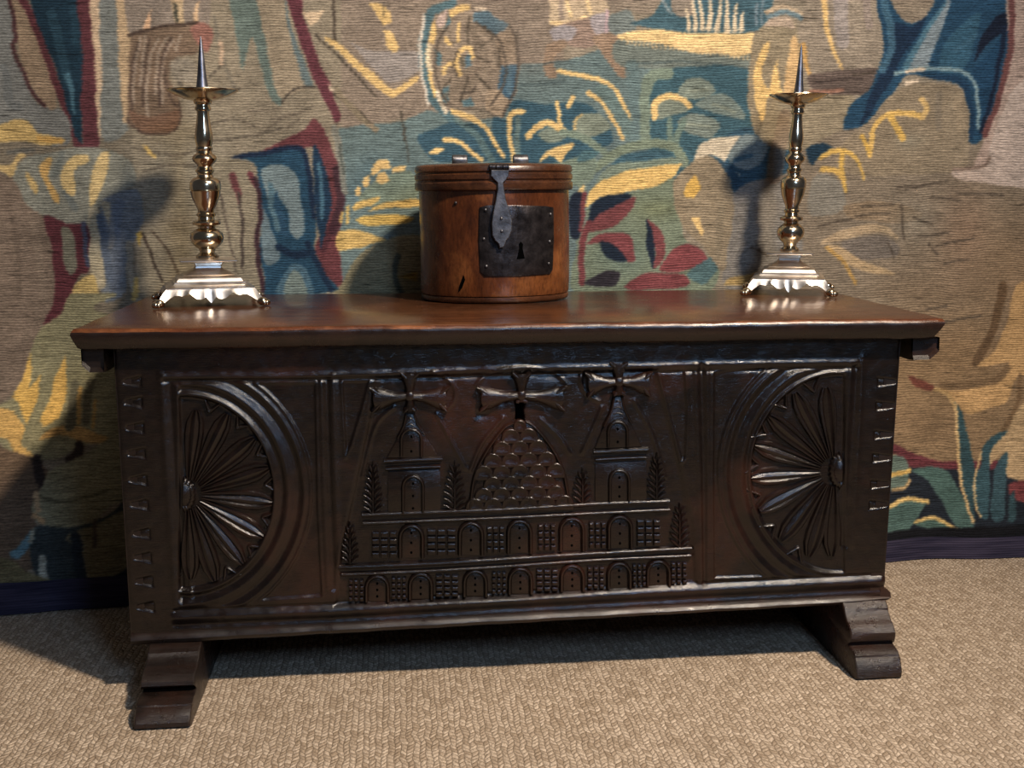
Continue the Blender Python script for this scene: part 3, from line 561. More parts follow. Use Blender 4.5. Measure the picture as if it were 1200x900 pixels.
fld = sheet('woven_field', co, NZ, NX, M_WOOL, tap)
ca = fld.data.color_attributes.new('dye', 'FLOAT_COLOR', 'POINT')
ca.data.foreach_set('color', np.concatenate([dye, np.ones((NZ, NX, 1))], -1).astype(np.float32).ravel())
hx = gx[::8]; hz = gz[::8]; HX, HZ = np.meshgrid(hx, hz)
sheet('lining', np.stack([HX, tap_y(HX, HZ)-0.55+0.004, HZ], -1), len(hz), len(hx), M_LINEN, tap)
bz = np.linspace(0.002, 0.046, 8); BX, BZ = np.meshgrid(gx[::4], bz)
BZ = BZ*(1+0.10*np.sin(BX*5+1)+0.05*np.sin(BX*17))*(1.0+0.25*np.clip((0.2-BX), 0, 1))
gb = sheet('guard_band', np.stack([BX, tap_y(BX, BZ)-0.55-0.0025-0.004*(1-BZ/0.05), BZ], -1), len(bz), BX.shape[1], M_BAND, tap)
gb['label'] = 'plain dark purple-grey guard band along the bottom edge'


# ------------------------------------------------------------------ chest
CH = Vector((0, 0.25, 0))
chest = thing('carved_chest', 'dark oak chest with carved domed church front and sledge feet before the tapestry', 'chest', CH)
def cbuild(mb, name, mat, parent=None, smooth=40):
    mb.shift((-CH[0], -CH[1], -CH[2])); return mb.build(name, mat, chest if parent is None else parent, smooth)
OV = 0.028
# lid: worn plank with a rounded, slanting edge
lxa, lza = on_y(81, 386, -OV); lxb, lzb = on_y(1109, 373, -OV)
LZ = 0.5*(lza+lzb); LTILT = (lzb-lza)/(lxb-lxa); LXM = 0.5*(lxa+lxb)
def lid_z(x): return LZ+(x-LXM)*LTILT
LID_BACK = 0.512
def lid_ring(inset, dz, n=110):
    x0, x1, y0, y1 = lxa+inset[0], lxb-inset[1], -OV+inset[2], LID_BACK-inset[3]
    r = []
    for k in range(n): 
        x = x0+(x1-x0)*k/n
        wob = 0.0007*math.sin(x*19)+0.0005*math.sin(x*61+1)+0.0006*math.sin(x*173)*math.sin(x*7)
        r.append((x, y0+wob*(0.6 if dz < -0.012 else 1.0), lid_z(x)+dz+0.5*wob))
    for k in range(20): y = y0+(y1-y0)*k/20; r.append((x1+0.001*math.sin(y*50), y, lid_z(x1)+dz))
    for k in range(30): x = x1+(x0-x1)*k/30; r.append((x, y1, lid_z(x)+dz))
    for k in range(20): y = y1+(y0-y1)*k/20; r.append((x0+0.001*math.sin(y*47), y, lid_z(x0)+dz))
    return r
b = MB()
b.grid([lid_ring((.012, .020, .010, .002), -0.030), lid_ring((.008, .014, .006, .001), -0.028), lid_ring((.003, .006, .002, 0), -0.017),
        lid_ring((0, 0.001, 0, 0), -0.009), lid_ring((0.001, 0, 0.001, 0), -0.0055), lid_ring((.004, .003, .004, .001), -0.0012),
        lid_ring((.008, .007, .008, .003), 0.0)], True, True)
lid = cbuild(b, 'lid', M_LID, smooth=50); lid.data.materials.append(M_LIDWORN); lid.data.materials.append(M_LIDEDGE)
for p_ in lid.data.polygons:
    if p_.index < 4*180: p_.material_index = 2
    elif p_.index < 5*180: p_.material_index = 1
lid['label'] = 'glossy reddish-brown plank lid with a worn rounded front edge'
LU = -0.030
# cleats under the lid ends
def cleat(x0, x1, z0, y0, y1, slant):
    b = MB(); zt = lid_z((x0+x1)/2)+LU+0.0005
    def ring(y, zb, s0, s1):
        return [(x0+s0, y, zb), (x1-s1, y, zb), (x1, y, zb+0.012), (x1, y, zt), (x0, y, zt), (x0, y, zb+0.010)]
    sl = slant
    b.grid([ring(y0+0.006, z0+0.008, *sl), ring(y0, z0+0.002, *sl), ring(y0+0.02, z0, *sl), ring(y1, z0, *sl)], True, True)
    return cbuild(b, 'lid_cleat', M_OAK, smooth=30)
xa, za = on_y(97, 438, -0.012); xb, _ = on_y(124, 438, -0.012); cleat(xa, xb, za, -0.015, 0.40, (0.010, 0.002))
xa, za = on_y(1068, 423, -0.012); xb, _ = on_y(1099, 423, -0.012); cleat(xa, xb, za, -0.015, 0.40, (0.002, 0.014))

# front board: carved heightfield on the plane y = 0, design in the pixel frame of the front board
TLc, TRc, BLc, BRc = on_y(132, 404), on_y(1057, 388), on_y(153, 744), on_y(1036, 697)
NXP, NZP = 700, 262
s_ = np.linspace(0, 1, NXP); t_ = np.linspace(0, 1, NZP)
SS, TT = np.meshgrid(s_, t_)
TL4, TR4, BL4, BR4 = map(np.array, (TLc, TRc, BLc, BRc))
PXZ = (1-TT)[..., None]*((1-SS)[..., None]*BL4+SS[..., None]*BR4)+TT[..., None]*((1-SS)[..., None]*TL4+SS[..., None]*TR4)
PX, PY = project(np.stack([PXZ[..., 0], np.zeros_like(SS), PXZ[..., 1]], -1))
H = np.zeros_like(PX)
def pl_dist(Q):
    d = np.full(PX.shape, 1e9)
    for (x1, y1), (x2, y2) in zip(Q[:-1], Q[1:]):
        dx, dy = x2-x1, y2-y1; L = dx*dx+dy*dy+1e-9
        u = np.clip(((PX-x1)*dx+(PY-y1)*dy)/L, 0, 1)
        d = np.minimum(d, np.hypot(PX-x1-u*dx, PY-y1-u*dy))
    return d
def pin(Q): return inside(PX, PY, Q)
def sdf(Q):
    Q = [tuple(q) for q in Q]; d = pl_dist(Q+[Q[0]]); return np.where(pin(Q), -d, d)
def sstep(a, b_, x): 
    q = np.clip((x-a)/(b_-a), 0, 1); return q*q*(3-2*q)
def rid(Q, w, h, sm=True):
    global H
    Q = smooth_open(Q, 5) if sm else Q
    H = H+h*np.exp(-(pl_dist([tuple(q) for q in Q])/w)**2)
def ell(c, rx, ry): return np.sqrt(((PX-c[0])/rx)**2+((PY-c[1])/ry)**2)
# sunk centre field
cen = [(440, 441), (600, 437), (772, 432), (788, 490), (802, 555), (814, 620), (817, 684), (600, 702), (392, 710), (394, 690), (397, 650), (412, 575), (428, 505)]
cd_ = sdf(cen); H -= 5.0*(1-sstep(-5, 2, cd_))
# lunettes
INFR = sstep(6, 10, PY-np.interp(PX, [192, 460, 760, 1004], [441, 437, 429, 424]))*sstep(9, 13, np.interp(PX, [205, 600, 1036], [724, 704, 681])-PY)
def arc(c, rx, ry, a0, a1, n=18): return [(c[0]+rx*math.cos(math.radians(a)), c[1]-ry*math.sin(math.radians(a))) for a in np.linspace(a0, a1, n)]
def lunette(c, rings, x_lim, sgn, sunk):
    global H
    side = sstep(-2, 2, sgn*(PX-x_lim))
    r = ell(c, *rings[2]); H -= sunk*(1-sstep(0.955, 1.0, r))*side
    for k, (rx, ry) in enumerate(rings):
        d = (ell(c, rx, ry)-1)*min(rx, ry)
        H += (2.6, 2.4, 2.2)[k]*np.exp(-(d/(2.4, 3.2, 2.2)[k])**2)*side*INFR
        dm = d+7.5
        if k < 2: H -= 2.6*np.exp(-(dm/3.2)**2)*side*INFR
lunette((216, 578), [(141, 148), (122, 130), (106, 116)], 210, 1, 5.0)
lunette((985, 555), [(135, 146), (117, 130), (107, 119)], 990, -1, 5.0)
# frames, stiles, spandrel panels
H += 2.2*np.exp(-(pl_dist([(192, 441), (330, 441), (460, 437), (600, 432), (760, 429), (820, 427), (1004, 424)])/3.0)**2)
H -= 2.5*np.exp(-(pl_dist([(192, 447), (460, 444), (760, 436), (1004, 431)])/2.2)**2)
for Q, w, h in (([(188, 440), (197, 580), (206, 712)], 4, 1.6), ([(207, 453), (216, 600), (224, 700)], 2.2, 1.8), ([(199, 452), (207, 590), (214, 706)], 3, -2.2),
                ([(390, 441), (393, 560), (397, 640), (400, 690)], 3.2, 1.8), ([(376, 446), (379, 560), (384, 690)], 2.5, 1.5), ([(383, 446), (386, 560), (391, 690)], 3, -2.4),
                ([(815, 428), (819, 560), (822, 684)], 3, 1.8), ([(829, 428), (830, 560), (829, 682)], 2.4, 1.5), ([(822, 428), (825, 560), (826, 684)], 3, -2.4),
                ([(997, 428), (990, 540), (984, 640)], 2.2, 1.8), ([(1011, 418), (1006, 520), (998, 640)], 2.6, 1.6), ([(1004, 430), (998, 530), (991, 640)], 3, -2.2)):
    rid(Q, w, h)
def sunk(Q, depth, lip=1.2):
    global H
    d = sdf(Q); H -= depth*(1-sstep(-2.5, 1, d)); H += lip*np.exp(-(d/1.6)**2)
sunk([(370, 448), (373, 600), (378, 699)]+arc((216, 578), 149, 156, -54, 56), 2.2)
sunk([(836, 678), (835, 560), (836, 436)]+arc((985, 555), 143, 154, 126, 232), 2.2)
sunk([(401, 446), (433, 446), (424, 480), (412, 520), (405, 536), (403, 500)], 2.4)
sunk([(772, 435), (803, 434), (806, 480), (804, 536), (799, 542), (788, 500)], 2.4)
rid([(445, 441), (430, 505), (416, 571), (400, 640), (396, 664)], 2.6, 1.6); rid([(768, 432), (784, 490), (800, 560), (812, 640)], 2.6, 1.6)
# V of roof lines between the towers and the dome
for Q in ([(512, 486), (530, 520), (546, 550)], [(590, 490), (565, 520), (551, 552)], [(634, 492), (655, 512), (668, 532)], [(706, 478), (692, 510), (682, 532)], [(424, 560), (440, 500), (462, 478)], [(744, 470), (765, 510), (780, 560)]):
    rid(Q, 2.0, 2.0)
for c_, rx, ry, a0, a1 in (((480, 462), 54, 30, -60, 40), ((612, 464), 58, 34, -160, -20), ((725, 445), 44, 30, 120, 200)):
    rid([(c_[0]+rx*math.cos(math.radians(a)), c_[1]+ry*math.sin(math.radians(a))) for a in np.linspace(a0, a1, 8)], 2.0, 1.8)
# bottom bead and plinth step
bead = [(205, 724), (400, 716), (600, 704), (820, 692), (1036, 681)]
rid(bead, 4.5, 3.4, False); H -= 2.5*np.exp(-(pl_dist([(x, y-8) for x, y in bead])/2.5)**2); H -= 2.0*np.exp(-(pl_dist([(x, y+9) for x, y in bead])/3)**2)
# worn, split patches along the top edge
for x, y, r in ((556, 436, 7), (634, 437, 10), (650, 441, 6), (566, 487, 5), (588, 470, 4)):
    H -= 2.5*np.exp(-(np.hypot((PX-x)/1.8, PY-y)/r)**2)
# dovetail housings
DOVL = [447, 471, 501, 531, 562, 591, 625, 653, 681, 711]
DOVR = [448, 476, 510, 537, 568, 592]
def dov_l(y): 
    x0 = 134+(y-410)*0.0606
    return [(x0+8, y-2), (x0+29, y-7), (x0+30, y+7), (x0+8, y+3)]
def dov_r(y):
    x0 = 1056-(y-396)*0.068
    return [(x0-2, y-3), (x0-24, y-6), (x0-24, y+5), (x0-2, y+2)]
for y in DOVL: H -= 3.2*(1-sstep(-2.6, 1.0, sdf(dov_l(y))))
for y in DOVR: H -= 3.2*(1-sstep(-1.5, 0.8, sdf(dov_r(y))))
# hand-worked surface and soft arrises at the ends
H += 0.25*np.sin(PX*0.11+PY*0.04)*np.sin(PY*0.09)+0.18*np.sin(PX*0.31+1)*np.sin(PY*0.23-PX*0.05)
ends = np.minimum(SS, 1-SS)*NXP; H -= 2.5*(1-np.clip(ends/4, 0, 1))**2
key = [(604, 470), (608, 465), (613, 466), (616, 472), (614, 481), (615, 494), (604, 494), (605, 482)]
H -= 17*(1-sstep(-1.2, 0.6, sdf(key)))
co = np.stack([PXZ[..., 0]-CH[0], -H*0.001-CH[1], PXZ[..., 1]-CH[2]], -1)
front = sheet('front_panel', co, NZP, NXP, M_CARVE, chest)
# body of the board behind the carved face
b = MB()
def prism4(b, c4, y0, y1):
    (ax, az), (bx, bz), (cx, cz), (dx, dz) = c4
    b.grid([[(ax, y, az), (bx, y, bz), (cx, y, cz), (dx, y, dz)] for y in (y0, y1)], True, True)
prism4(b, (BLc, BRc, TRc, TLc), 0.018, 0.026); cbuild(b, 'front_backing', M_OAK, smooth=0)
b = MB(); prism4(b, ((604e-9+on_y(600, 500)[0], on_y(600, 500)[1]), on_y(620, 500), on_y(620, 460), on_y(600, 460)), 0.0165, 0.0175)
cbuild(b, 'keyhole', M_HOLE, front, 0)['label'] = 'black keyhole below the middle cross'
# edges of the front board (so the face has thickness) and the carcase
def side(xt0, xt1, xb0, xb1, zt, zb, y0, y1, name):
    b = MB(); b.grid([[(xb0, y0, zb), (xb1, y0, zb), (xb1, y1, zb), (xb0, y1, zb)], [(xt0, y0, zt), (xt1, y0, zt), (xt1, y1, zt), (xt0, y1, zt)]], True, True)
    return cbuild(b, name, M_OAK, smooth=0)
CB = 0.385
side(TLc[0]+.0004, TLc[0]+.022, BLc[0]+.0004, BLc[0]+.022, TLc[1], BLc[1], 0.0015, CB, 'side_panel')
side(TRc[0]-.022, TRc[0]-.0004, BRc[0]-.022, BRc[0]-.0004, TRc[1], BRc[1], 0.0015, CB, 'side_panel')
b = MB(); prism4(b, (BLc, BRc, TRc, TLc), CB-0.022, CB); cbuild(b, 'back_panel', M_OAK, smooth=0)
# base moulding under the front and ends
b = MB()
ba = on_y(154, 744, -0.004); bb = on_y(1040, 697, -0.004); ca_ = on_y(154, 757, -0.004); cb_ = on_y(1038, 706, -0.004)
def base_sec(x, zt, zb, y):
    h = zt-zb
    return [(x, y+0.012, zt+0.004), (x, y-0.001, zt), (x, y-0.006, zt-0.25*h), (x, y-0.008, zt-0.5*h), (x, y-0.006, zt-0.8*h), (x, y-0.001, zb), (x, y+0.03, zb)]
rows = []
for k in range(60):
    q = k/59; x = ba[0]-0.001+(bb[0]+0.006-ba[0])*q; w = 0.0008*math.sin(q*60)+0.0006*math.sin(q*143)
    zt = ba[1]+(bb[1]-ba[1])*q; zb = ca_[1]+(cb_[1]-ca_[1])*q
    e = 1.0 if k < 57 else (0.9, 0.72, 0.40)[k-57]
    m = 0.5*(zt+zb); r = base_sec(x, zt, zb, w)
    rows.append([(x, y if j in (0, 6) else 0.02+(y-0.02)*(0.6+0.4*e), m+(z-m)*e) for j, (x, y, z) in enumerate(r)])
b.grid(rows, True, True); cbuild(b, 'base_moulding', M_OAK, smooth=45)
# return of the moulding on the right end and bottom board
b = MB(); zt = bb[1]+0.008; rows = []
for y in np.linspace(0.0, CB, 12):
    x = BRc[0]-0.006
    rows.append([(x, y, zt), (x+0.010, y, zt), (x+0.016, y, zt-0.006), (x+0.017, y, zt-0.014), (x+0.013, y, cb_[1]+0.003), (x, y, cb_[1])])
b.grid(rows, True, True); cbuild(b, 'base_moulding', M_OAK, smooth=45)
b = MB(); zc = 0.5*(ca_[1]+cb_[1])
prism4(b, ((BLc[0]+.004, ca_[1]+.001), (BRc[0]-.004, cb_[1]+.001), (BRc[0]-.004, cb_[1]+.018), (BLc[0]+.004, ca_[1]+.018)), 0.006, CB-0.002); cbuild(b, 'bottom_board', M_OAK, smooth=0)

# ---- carved pieces: polygons in the photo's frame of the front board
def sec(px, py, y): 
    x, z = on_y(px, py, 0.0); return (x, y, z)
def offs(Q, d):
    Q = np.asarray(Q, float); n = len(Q); A = 0.5*sum(Q[i][0]*Q[(i+1) % n][1]-Q[(i+1) % n][0]*Q[i][1] for i in range(n))
    sg = 1 if A > 0 else -1; out = []
    for i in range(n):
        e1 = Q[i]-Q[i-1]; e2 = Q[(i+1) % n]-Q[i]
        n1 = np.array([-e1[1], e1[0]])/(np.hypot(*e1)+1e-9); n2 = np.array([-e2[1], e2[0]])/(np.hypot(*e2)+1e-9)
        m = n1+n2; L = np.hypot(*m); m = m/(L+1e-9); k = 1/max(0.5, (m@n1))
        out.append(Q[i]+sg*m*d*k)
    return np.array(out)
BASE = 0.0065
def relief(b, Q, rings, base=BASE, center=None):
    Q = np.asarray(Q, float); c0 = Q.mean(0)
    rows = [[sec(*p, base) for p in Q]]
    for ins, h in rings:
        R_ = offs(Q, ins) if ins <= 3.0 else c0+(Q-c0)*max(0.05, 1-ins/ (0.5*np.ptp(Q, axis=0).min()))
        rows.append([sec(*p, -h*0.001) for p in R_])
    b.grid(rows, True, True)
def ribbon(b, path, ws, prof, sm=5, zero=None):
    path = smooth_open(path, sm) if sm else np.asarray(path, float)
    n = len(path); w = np.interp(np.linspace(0, 1, n), np.linspace(0, 1, len(ws)), ws); rows = []
    for i in range(n):
        tg = path[min(i+1, n-1)]-path[max(i-1, 0)]; tg /= np.hypot(*tg)+1e-9; nn = np.array([-tg[1], tg[0]])
        rows.append([sec(*(path[i]+nn*v*w[i]), BASE if h is None else -h*0.001) for v, h in prof])
    b.grid(rows, False, False)
    for r in (rows[0], rows[-1]):
        o = len(b.v); b.v += r; b.f.append(tuple(range(o, o+len(r))))
HALF = lambda top, base=-5.0: [(-1, None), (-1, base+1), (-0.75, base+(top-base)*0.6), (-0.35, base+(top-base)*0.93), (0, top), (0.35, base+(top-base)*0.93), (0.75, base+(top-base)*0.6), (1, base+1), (1, None)]
def piece(name, fn, parent=None, sm=35, mat=None):
    b = MB(); fn(b); return cbuild(b, name, mat or M_CARVE, front if parent is None else parent, sm)
# petals of the two rosettes
def petal(c, ang, r0, r1, wd):
    a = math.radians(ang); d = np.array([math.cos(a), -math.sin(a)])
    path = [np.array(c)+d*(r0+(r1-r0)*k/6)*np.array([1, 1.08]) for k in range(7)]
    prof = [(-1, None), (-1, -3.5), (-0.85, -0.6), (-0.6, -0.5), (-0.42, -2.8), (-0.2, -1.2), (0, -0.2), (0.2, -1.2), (0.42, -2.8), (0.6, -0.5), (0.85, -0.6), (1, -3.5), (1, None)]
    return lambda b: ribbon(b, path, [wd*.30, wd*.5, wd*.7, wd*.88, wd, wd*.92, wd*.35], prof, 3)
for ang in (84, 62, 38, 17, -5, -27, -49, -71, -88):
    piece('rosette_petal', petal((220, 580), ang, 16, 99 if abs(ang) < 80 else 92, 11.5))
for ang in (96, 118, 142, 163, 184, 206, 230, 252, 268):
    piece('rosette_petal', petal((978, 553), ang, 16, 97 if abs(ang-180) < 80 else 92, 11))
def cresc(c, ang, r):
    a = math.radians(ang); d = np.array([math.cos(a), -math.sin(a)*1.08]); n = np.array([math.sin(a), math.cos(a)])
    p = np.array(c)
    return lambda b: ribbon(b, [p+d*(r+4)+n*12, p+d*(r-6)+n*4, p+d*(r-11), p+d*(r-6)-n*4, p+d*(r+4)-n*12], [1.2, 2.4, 2.2, 2.4, 1.2], HALF(-0.3), 4)
for ang in (73, 50, 27, 6, -16, -38, -60): piece('scallop_spandrel', cresc((218, 579), ang, 104))
for ang in (107, 130, 153, 174, 195, 218, 241): piece('scallop_spandrel', cresc((982, 555), ang, 104))
def knob(c, sgn):
    def fn(b):
        n = 22; rows = []
        for rr, h in ((1.0, None), (1.0, -3), (0.9, 0.5), (0.72, 2.2), (0.60, 1.2), (0.42, 3.5), (0.2, 4.6), (0.03, 4.9)):
            r = []
            for k in range(n+1):
                a = math.radians(-92+184*k/n); ser = 1+(0.08 if k % 2 else -0.06)*(rr > 0.5)
                r.append(sec(c[0]+sgn*13.5*rr*ser*math.cos(a), c[1]-21*rr*ser*math.sin(a), BASE if h is None else -h*0.001))
            rows.append(r)
        b.grid(rows, True, True)
    return fn
piece('rosette_boss', knob((215, 580), 1), sm=50); piece('rosette_boss', knob((986, 552), -1), sm=50)
# crosses: four flared arms with notched ends
def cross(c, wl, wr, up, dn):
    def arm(b, d, L, w0, w1):
        d = np.array(d, float); n = np.array([-d[1], d[0]]); p = np.array(c, float)
        Q = [p+n*w0+d*2, p+d*L*.45+n*w0*1.25, p+d*L*.8+n*w1*.85, p+d*L+n*w1, p+d*L*.88+n*w1*.25, p+d*L*.97, p+d*L*.88-n*w1*.25, p+d*L-n*w1, p+d*L*.8-n*w1*.85, p+d*L*.45-n*w0*1.25, p-n*w0+d*2]
        ribbon(b, [p+d*2, p+d*L*.4, p+d*L*.75, p+d*L*.92, p+d*L*.96], [w0, w0*1.35, w1*.85, w1*.95, w1*.55], [(-1, None), (-1, -2.0), (-0.85, 1.5), (-0.5, 4.6), (-0.15, 5.6), (0.0, 5.2), (0.15, 5.6), (0.5, 4.6), (0.85, 1.5), (1, -2.0), (1, None)], 4)
        for sg in (-1, 1): ribbon(b, [p+d*L*.78+n*sg*w1*.35, p+d*L*.93+n*sg*w1*.75, p+d*L*1.03+n*sg*w1*.98], [3.2, 3.8, 1.0], HALF(5.2, -2), 3)
    def fn(b):
        arm(b, (-0.985, 0.10), wl, 5, 15); arm(b, (0.985, 0.08), wr, 5, 15); arm(b, (0, -1), up, 4.5, 11); arm(b, (0.03, 1), dn, 3.5, 7)
        n = 10; relief(b, [(c[0]+7*math.cos(2*math.pi*k/n), c[1]+7*math.sin(2*math.pi*k/n)) for k in range(n)], [(0, 2), (1.5, 5.0), (3, 6.2)])
    return fn
piece('carved_cross', cross((480, 464), 45, 45, 27, 18)); piece('carved_cross', cross((611, 463), 50, 52, 26, 8)); piece('carved_cross', cross((725, 447), 38, 38, 22, 16))
# towers
def tower(roof, corn, body, door1, door2):
    def fn(b): relief(b, roof, [(0, -2.2), (1.5, -1.2)])
    r = piece('tower_roof', fn)
    piece('tower_body', lambda b: relief(b, body, [(0, -2.6), (1.4, -1.8)]))
    (x0, y0), (x1, y1) = corn
    piece('cornice', lambda b: ribbon(b, [(x0, y0), ((x0+x1)/2, (y0+y1)/2-0.3), (x1, y1)], [3.2, 3.2], HALF(1.6), 4))
    piece('cornice', lambda b: ribbon(b, [(x0+2, y0+9), ((x0+x1)/2, (y0+y1)/2+8.6), (x1-2, y1+9)], [2.6, 2.6], HALF(0.8), 4))
    L = np.asarray(roof, float)
    piece('roof_rib', lambda b: ribbon(b, [L[0], L[1]*.5+L[0]*.5+np.array([2, 0]), L[-1]*.5+L[-2]*.5 if False else L[1]], [1.8, 2.2], HALF(0.6), 4))
    piece('roof_rib', lambda b: ribbon(b, [L[-1], L[-2]*.5+L[-1]*.5-np.array([2, 0]), L[-2]], [1.8, 2.2], HALF(0.6), 4))
    for k in range(3): 
        yy = L[0][1]+4+k*7; xx = 0.5*(L[0][0]+L[-1][0]); ww = 3+k*1.6
        piece('roof_tile', lambda b, yy=yy, xx=xx, ww=ww: ribbon(b, [(xx-ww, yy+2), (xx, yy), (xx+ww, yy+2)], [1.2, 1.8, 1.2], HALF(0.2), 3))
    door(*door1, up=2.7, dots=2); door(*door2, up=2.4)
def arch_path(x, yt, yb, w):
    r = w/2
    return [(x-r, yb)]+[(x-r*math.cos(a), yt+r-r*math.sin(a)) for a in np.linspace(0, math.pi, 9)]+[(x+r, yb)]
def door(x, yt, yb, w, dots=3, up=0.0):
    w += 2.5; P_ = arch_path(x, yt, yb, w); mark = []
    def leaf(b):
        Q = arch_path(x, yt+3, yb, w-5.5); relief(b, Q, [(0, -4.0+up), (1.0, -3.6+up)])
        mark.append(len(b.f))
        for k in range(dots):
            y = yt+9+(yb-yt-15)*k/max(1, dots-1) if dots > 1 else (yt+yb)/2
            n = 7; relief(b, [(x+1.5*math.cos(2*math.pi*i/n), y+1.7*math.sin(2*math.pi*i/n)) for i in range(n)], [(0, -3.5+up)], base=0.004)
    d = piece('arched_door', leaf)
    d.data.materials.append(M_HOLE)
    for p_ in d.data.polygons:
        if p_.index >= mark[0]: p_.material_index = 1
    piece('door_arch', lambda b: ribbon(b, P_, [2.6, 2.6], HALF(1.6+up*0.4), 0))
tower([(476, 486), (466, 514), (453, 537), (515, 537), (498, 510), (485, 486)], ((450, 541), (518, 538)), [(455, 553), (516, 551), (516, 602), (455, 603)], (482, 503, 535, 21), (484, 558, 602, 21))
tower([(720, 466), (708, 500), (697, 526), (753, 524), (740, 496), (729, 466)], ((696, 530), (760, 527)), [(698, 544), (758, 541), (758, 588), (698, 589)], (724, 494, 524, 20), (726, 551, 588, 20))
# dome with fish-scale tiles
def dome_half(y):
    q = np.clip((y-494)/(592-494), 0, 1); return 6+54*q**0.62
piece('dome_shell', lambda b: relief(b, [(609-dome_half(y), y) for y in np.linspace(598, 496, 12)]+[(609+dome_half(y), y-0.04*dome_half(y)) for y in np.linspace(496, 592, 12)], [(0, -3.6), (2, -2.9)]))
ROWS = [500, 513, 527, 541, 555, 568, 581, 593]
for i, y in enumerate(ROWS):
    hw = dome_half(y); 
    if i == 0: xs = [0.0]
    else:
        off = 0.0 if i % 2 == 0 else 10.5
        xs = [k*21+off for k in range(-4, 5) if abs(k*21+off) < hw-3]
    for dx in xs:
        w = 11.3 if i else 8
        def fn(b, dx=dx, y=y, w=w):
            cx, cy = 609+dx, y-0.035*dx
            Q = [(cx-w, cy+7)]+[(cx-w*math.cos(a), cy-1-w*0.95*math.sin(a)) for a in np.linspace(0, math.pi, 8)]+[(cx+w, cy+7)]
            relief(b, Q, [(0, -2.8), (0.7, 0.6+0.3*math.sin(cx*3)), (1.8, 1.0), (4.5, -0.9), (8, -1.6)])
        piece('dome_scale', fn, sm=50)
piece('dome_rim', lambda b: ribbon(b, [(551, 597), (556, 560), (570, 530), (590, 503), (602, 496)], [2.2, 2.2], HALF(0.6), 5))
piece('dome_rim', lambda b: ribbon(b, [(667, 589), (660, 552), (646, 524), (626, 500), (616, 494)], [2.2, 2.2], HALF(0.6), 5))
# string courses
for Q, w, h in (([(424, 604), (500, 601), (600, 597), (700, 591), (785, 588)], 3.2, 1.4), ([(425, 614), (500, 611), (600, 607), (700, 602), (785, 598)], 2.8, 0.6),
                ([(396, 665), (500, 661), (600, 655), (700, 649), (811, 643)], 3.2, 1.6), ([(400, 674), (500, 670), (600, 664), (700, 657), (810, 652)], 2.8, 0.6)):
    piece('string_course', lambda b, Q=Q, w=w, h=h: ribbon(b, Q, [w, w], HALF(h), 5))
def brick_grid(x0, x1, y0, y1, nx, ny):
    def fn(b):
        for i in range(nx):
            for j in range(ny):
                a, c = x0+(x1-x0)*i/nx+.8, x0+(x1-x0)*(i+1)/nx-.8; d, e = y0+(y1-y0)*j/ny+.8, y0+(y1-y0)*(j+1)/ny-.8
                relief(b, [(a, d), (c, d), (c, e), (a, e)], [(0, -3.0), (0.6, -0.2), (1.6, 0.3)])
    o = piece('brick_grille', fn, sm=20); return o
def rowline(x, y0=(424, 614), y1=(785, 598)): return y0[1]+(y1[1]-y0[1])*(x-y0[0])/(y1[0]-y0[0])
for x in (482, 552, 609, 670.5, 727): y = rowline(x); door(x, y+5, y+43, 24)
for a, c in ((435, 466), (500, 535), (570, 592), (630, 652), (690, 711), (746, 775)):
    y = rowline((a+c)/2); brick_grid(a, c, y+10, y+42, 3, 4)
r2 = lambda x: rowline(x, (400, 674), (810, 652))
for x in (442, 493, 557, 610, 671, 726, 772): y = r2(x); door(x, y+4, y+34, 23)
for a, c in ((408, 427), (458, 477), (510, 538), (576, 594), (628, 655), (688, 709), (741, 758), (786, 806)):
    y = r2((a+c)/2); brick_grid(a, c, y+6, y+33, 3, 4)
# cypress trees
def tree(x, yt, yb, w):
    def fn(b):
        ribbon(b, [(x, yb), (x, (yt+yb)/2), (x, yt)], [1.6, 1.6, 0.8], HALF(-0.6), 3)
        n = max(4, int((yb-yt)/7.5))
        for k in range(n):
            y = yt+6+(yb-yt-6)*(k+0.5)/n; ww = w*(0.30+0.70*min(1, (k+1)/(n*0.75)))
            for sg in (-1, 1):
                ribbon(b, [(x+sg*1.5, y+3), (x+sg*ww*.55, y-1.5), (x+sg*ww, y-5)], [0.8, 2.6, 0.7], HALF(1.0), 3)
    return piece('cypress_tree', fn, sm=50)
for a in ((437, 541, 602, 11), (533, 541, 600, 13), (410, 612, 661, 10), (770, 531, 586, 11), (683, 549, 590, 11), (797, 590, 642, 11)): tree(*a)
# dovetails: end grain pieces sitting back in their housings
for y in DOVL: piece('dovetail', lambda b, y=y: relief(b, offs(dov_l(y+1.2), 1.6), [(0, -3.0), (0.8, -2.6)], base=0.008))
for y in DOVR: piece('dovetail', lambda b, y=y: relief(b, offs(dov_r(y+1.0), 1.4), [(0, -2.4), (0.8, -1.9)], base=0.008))

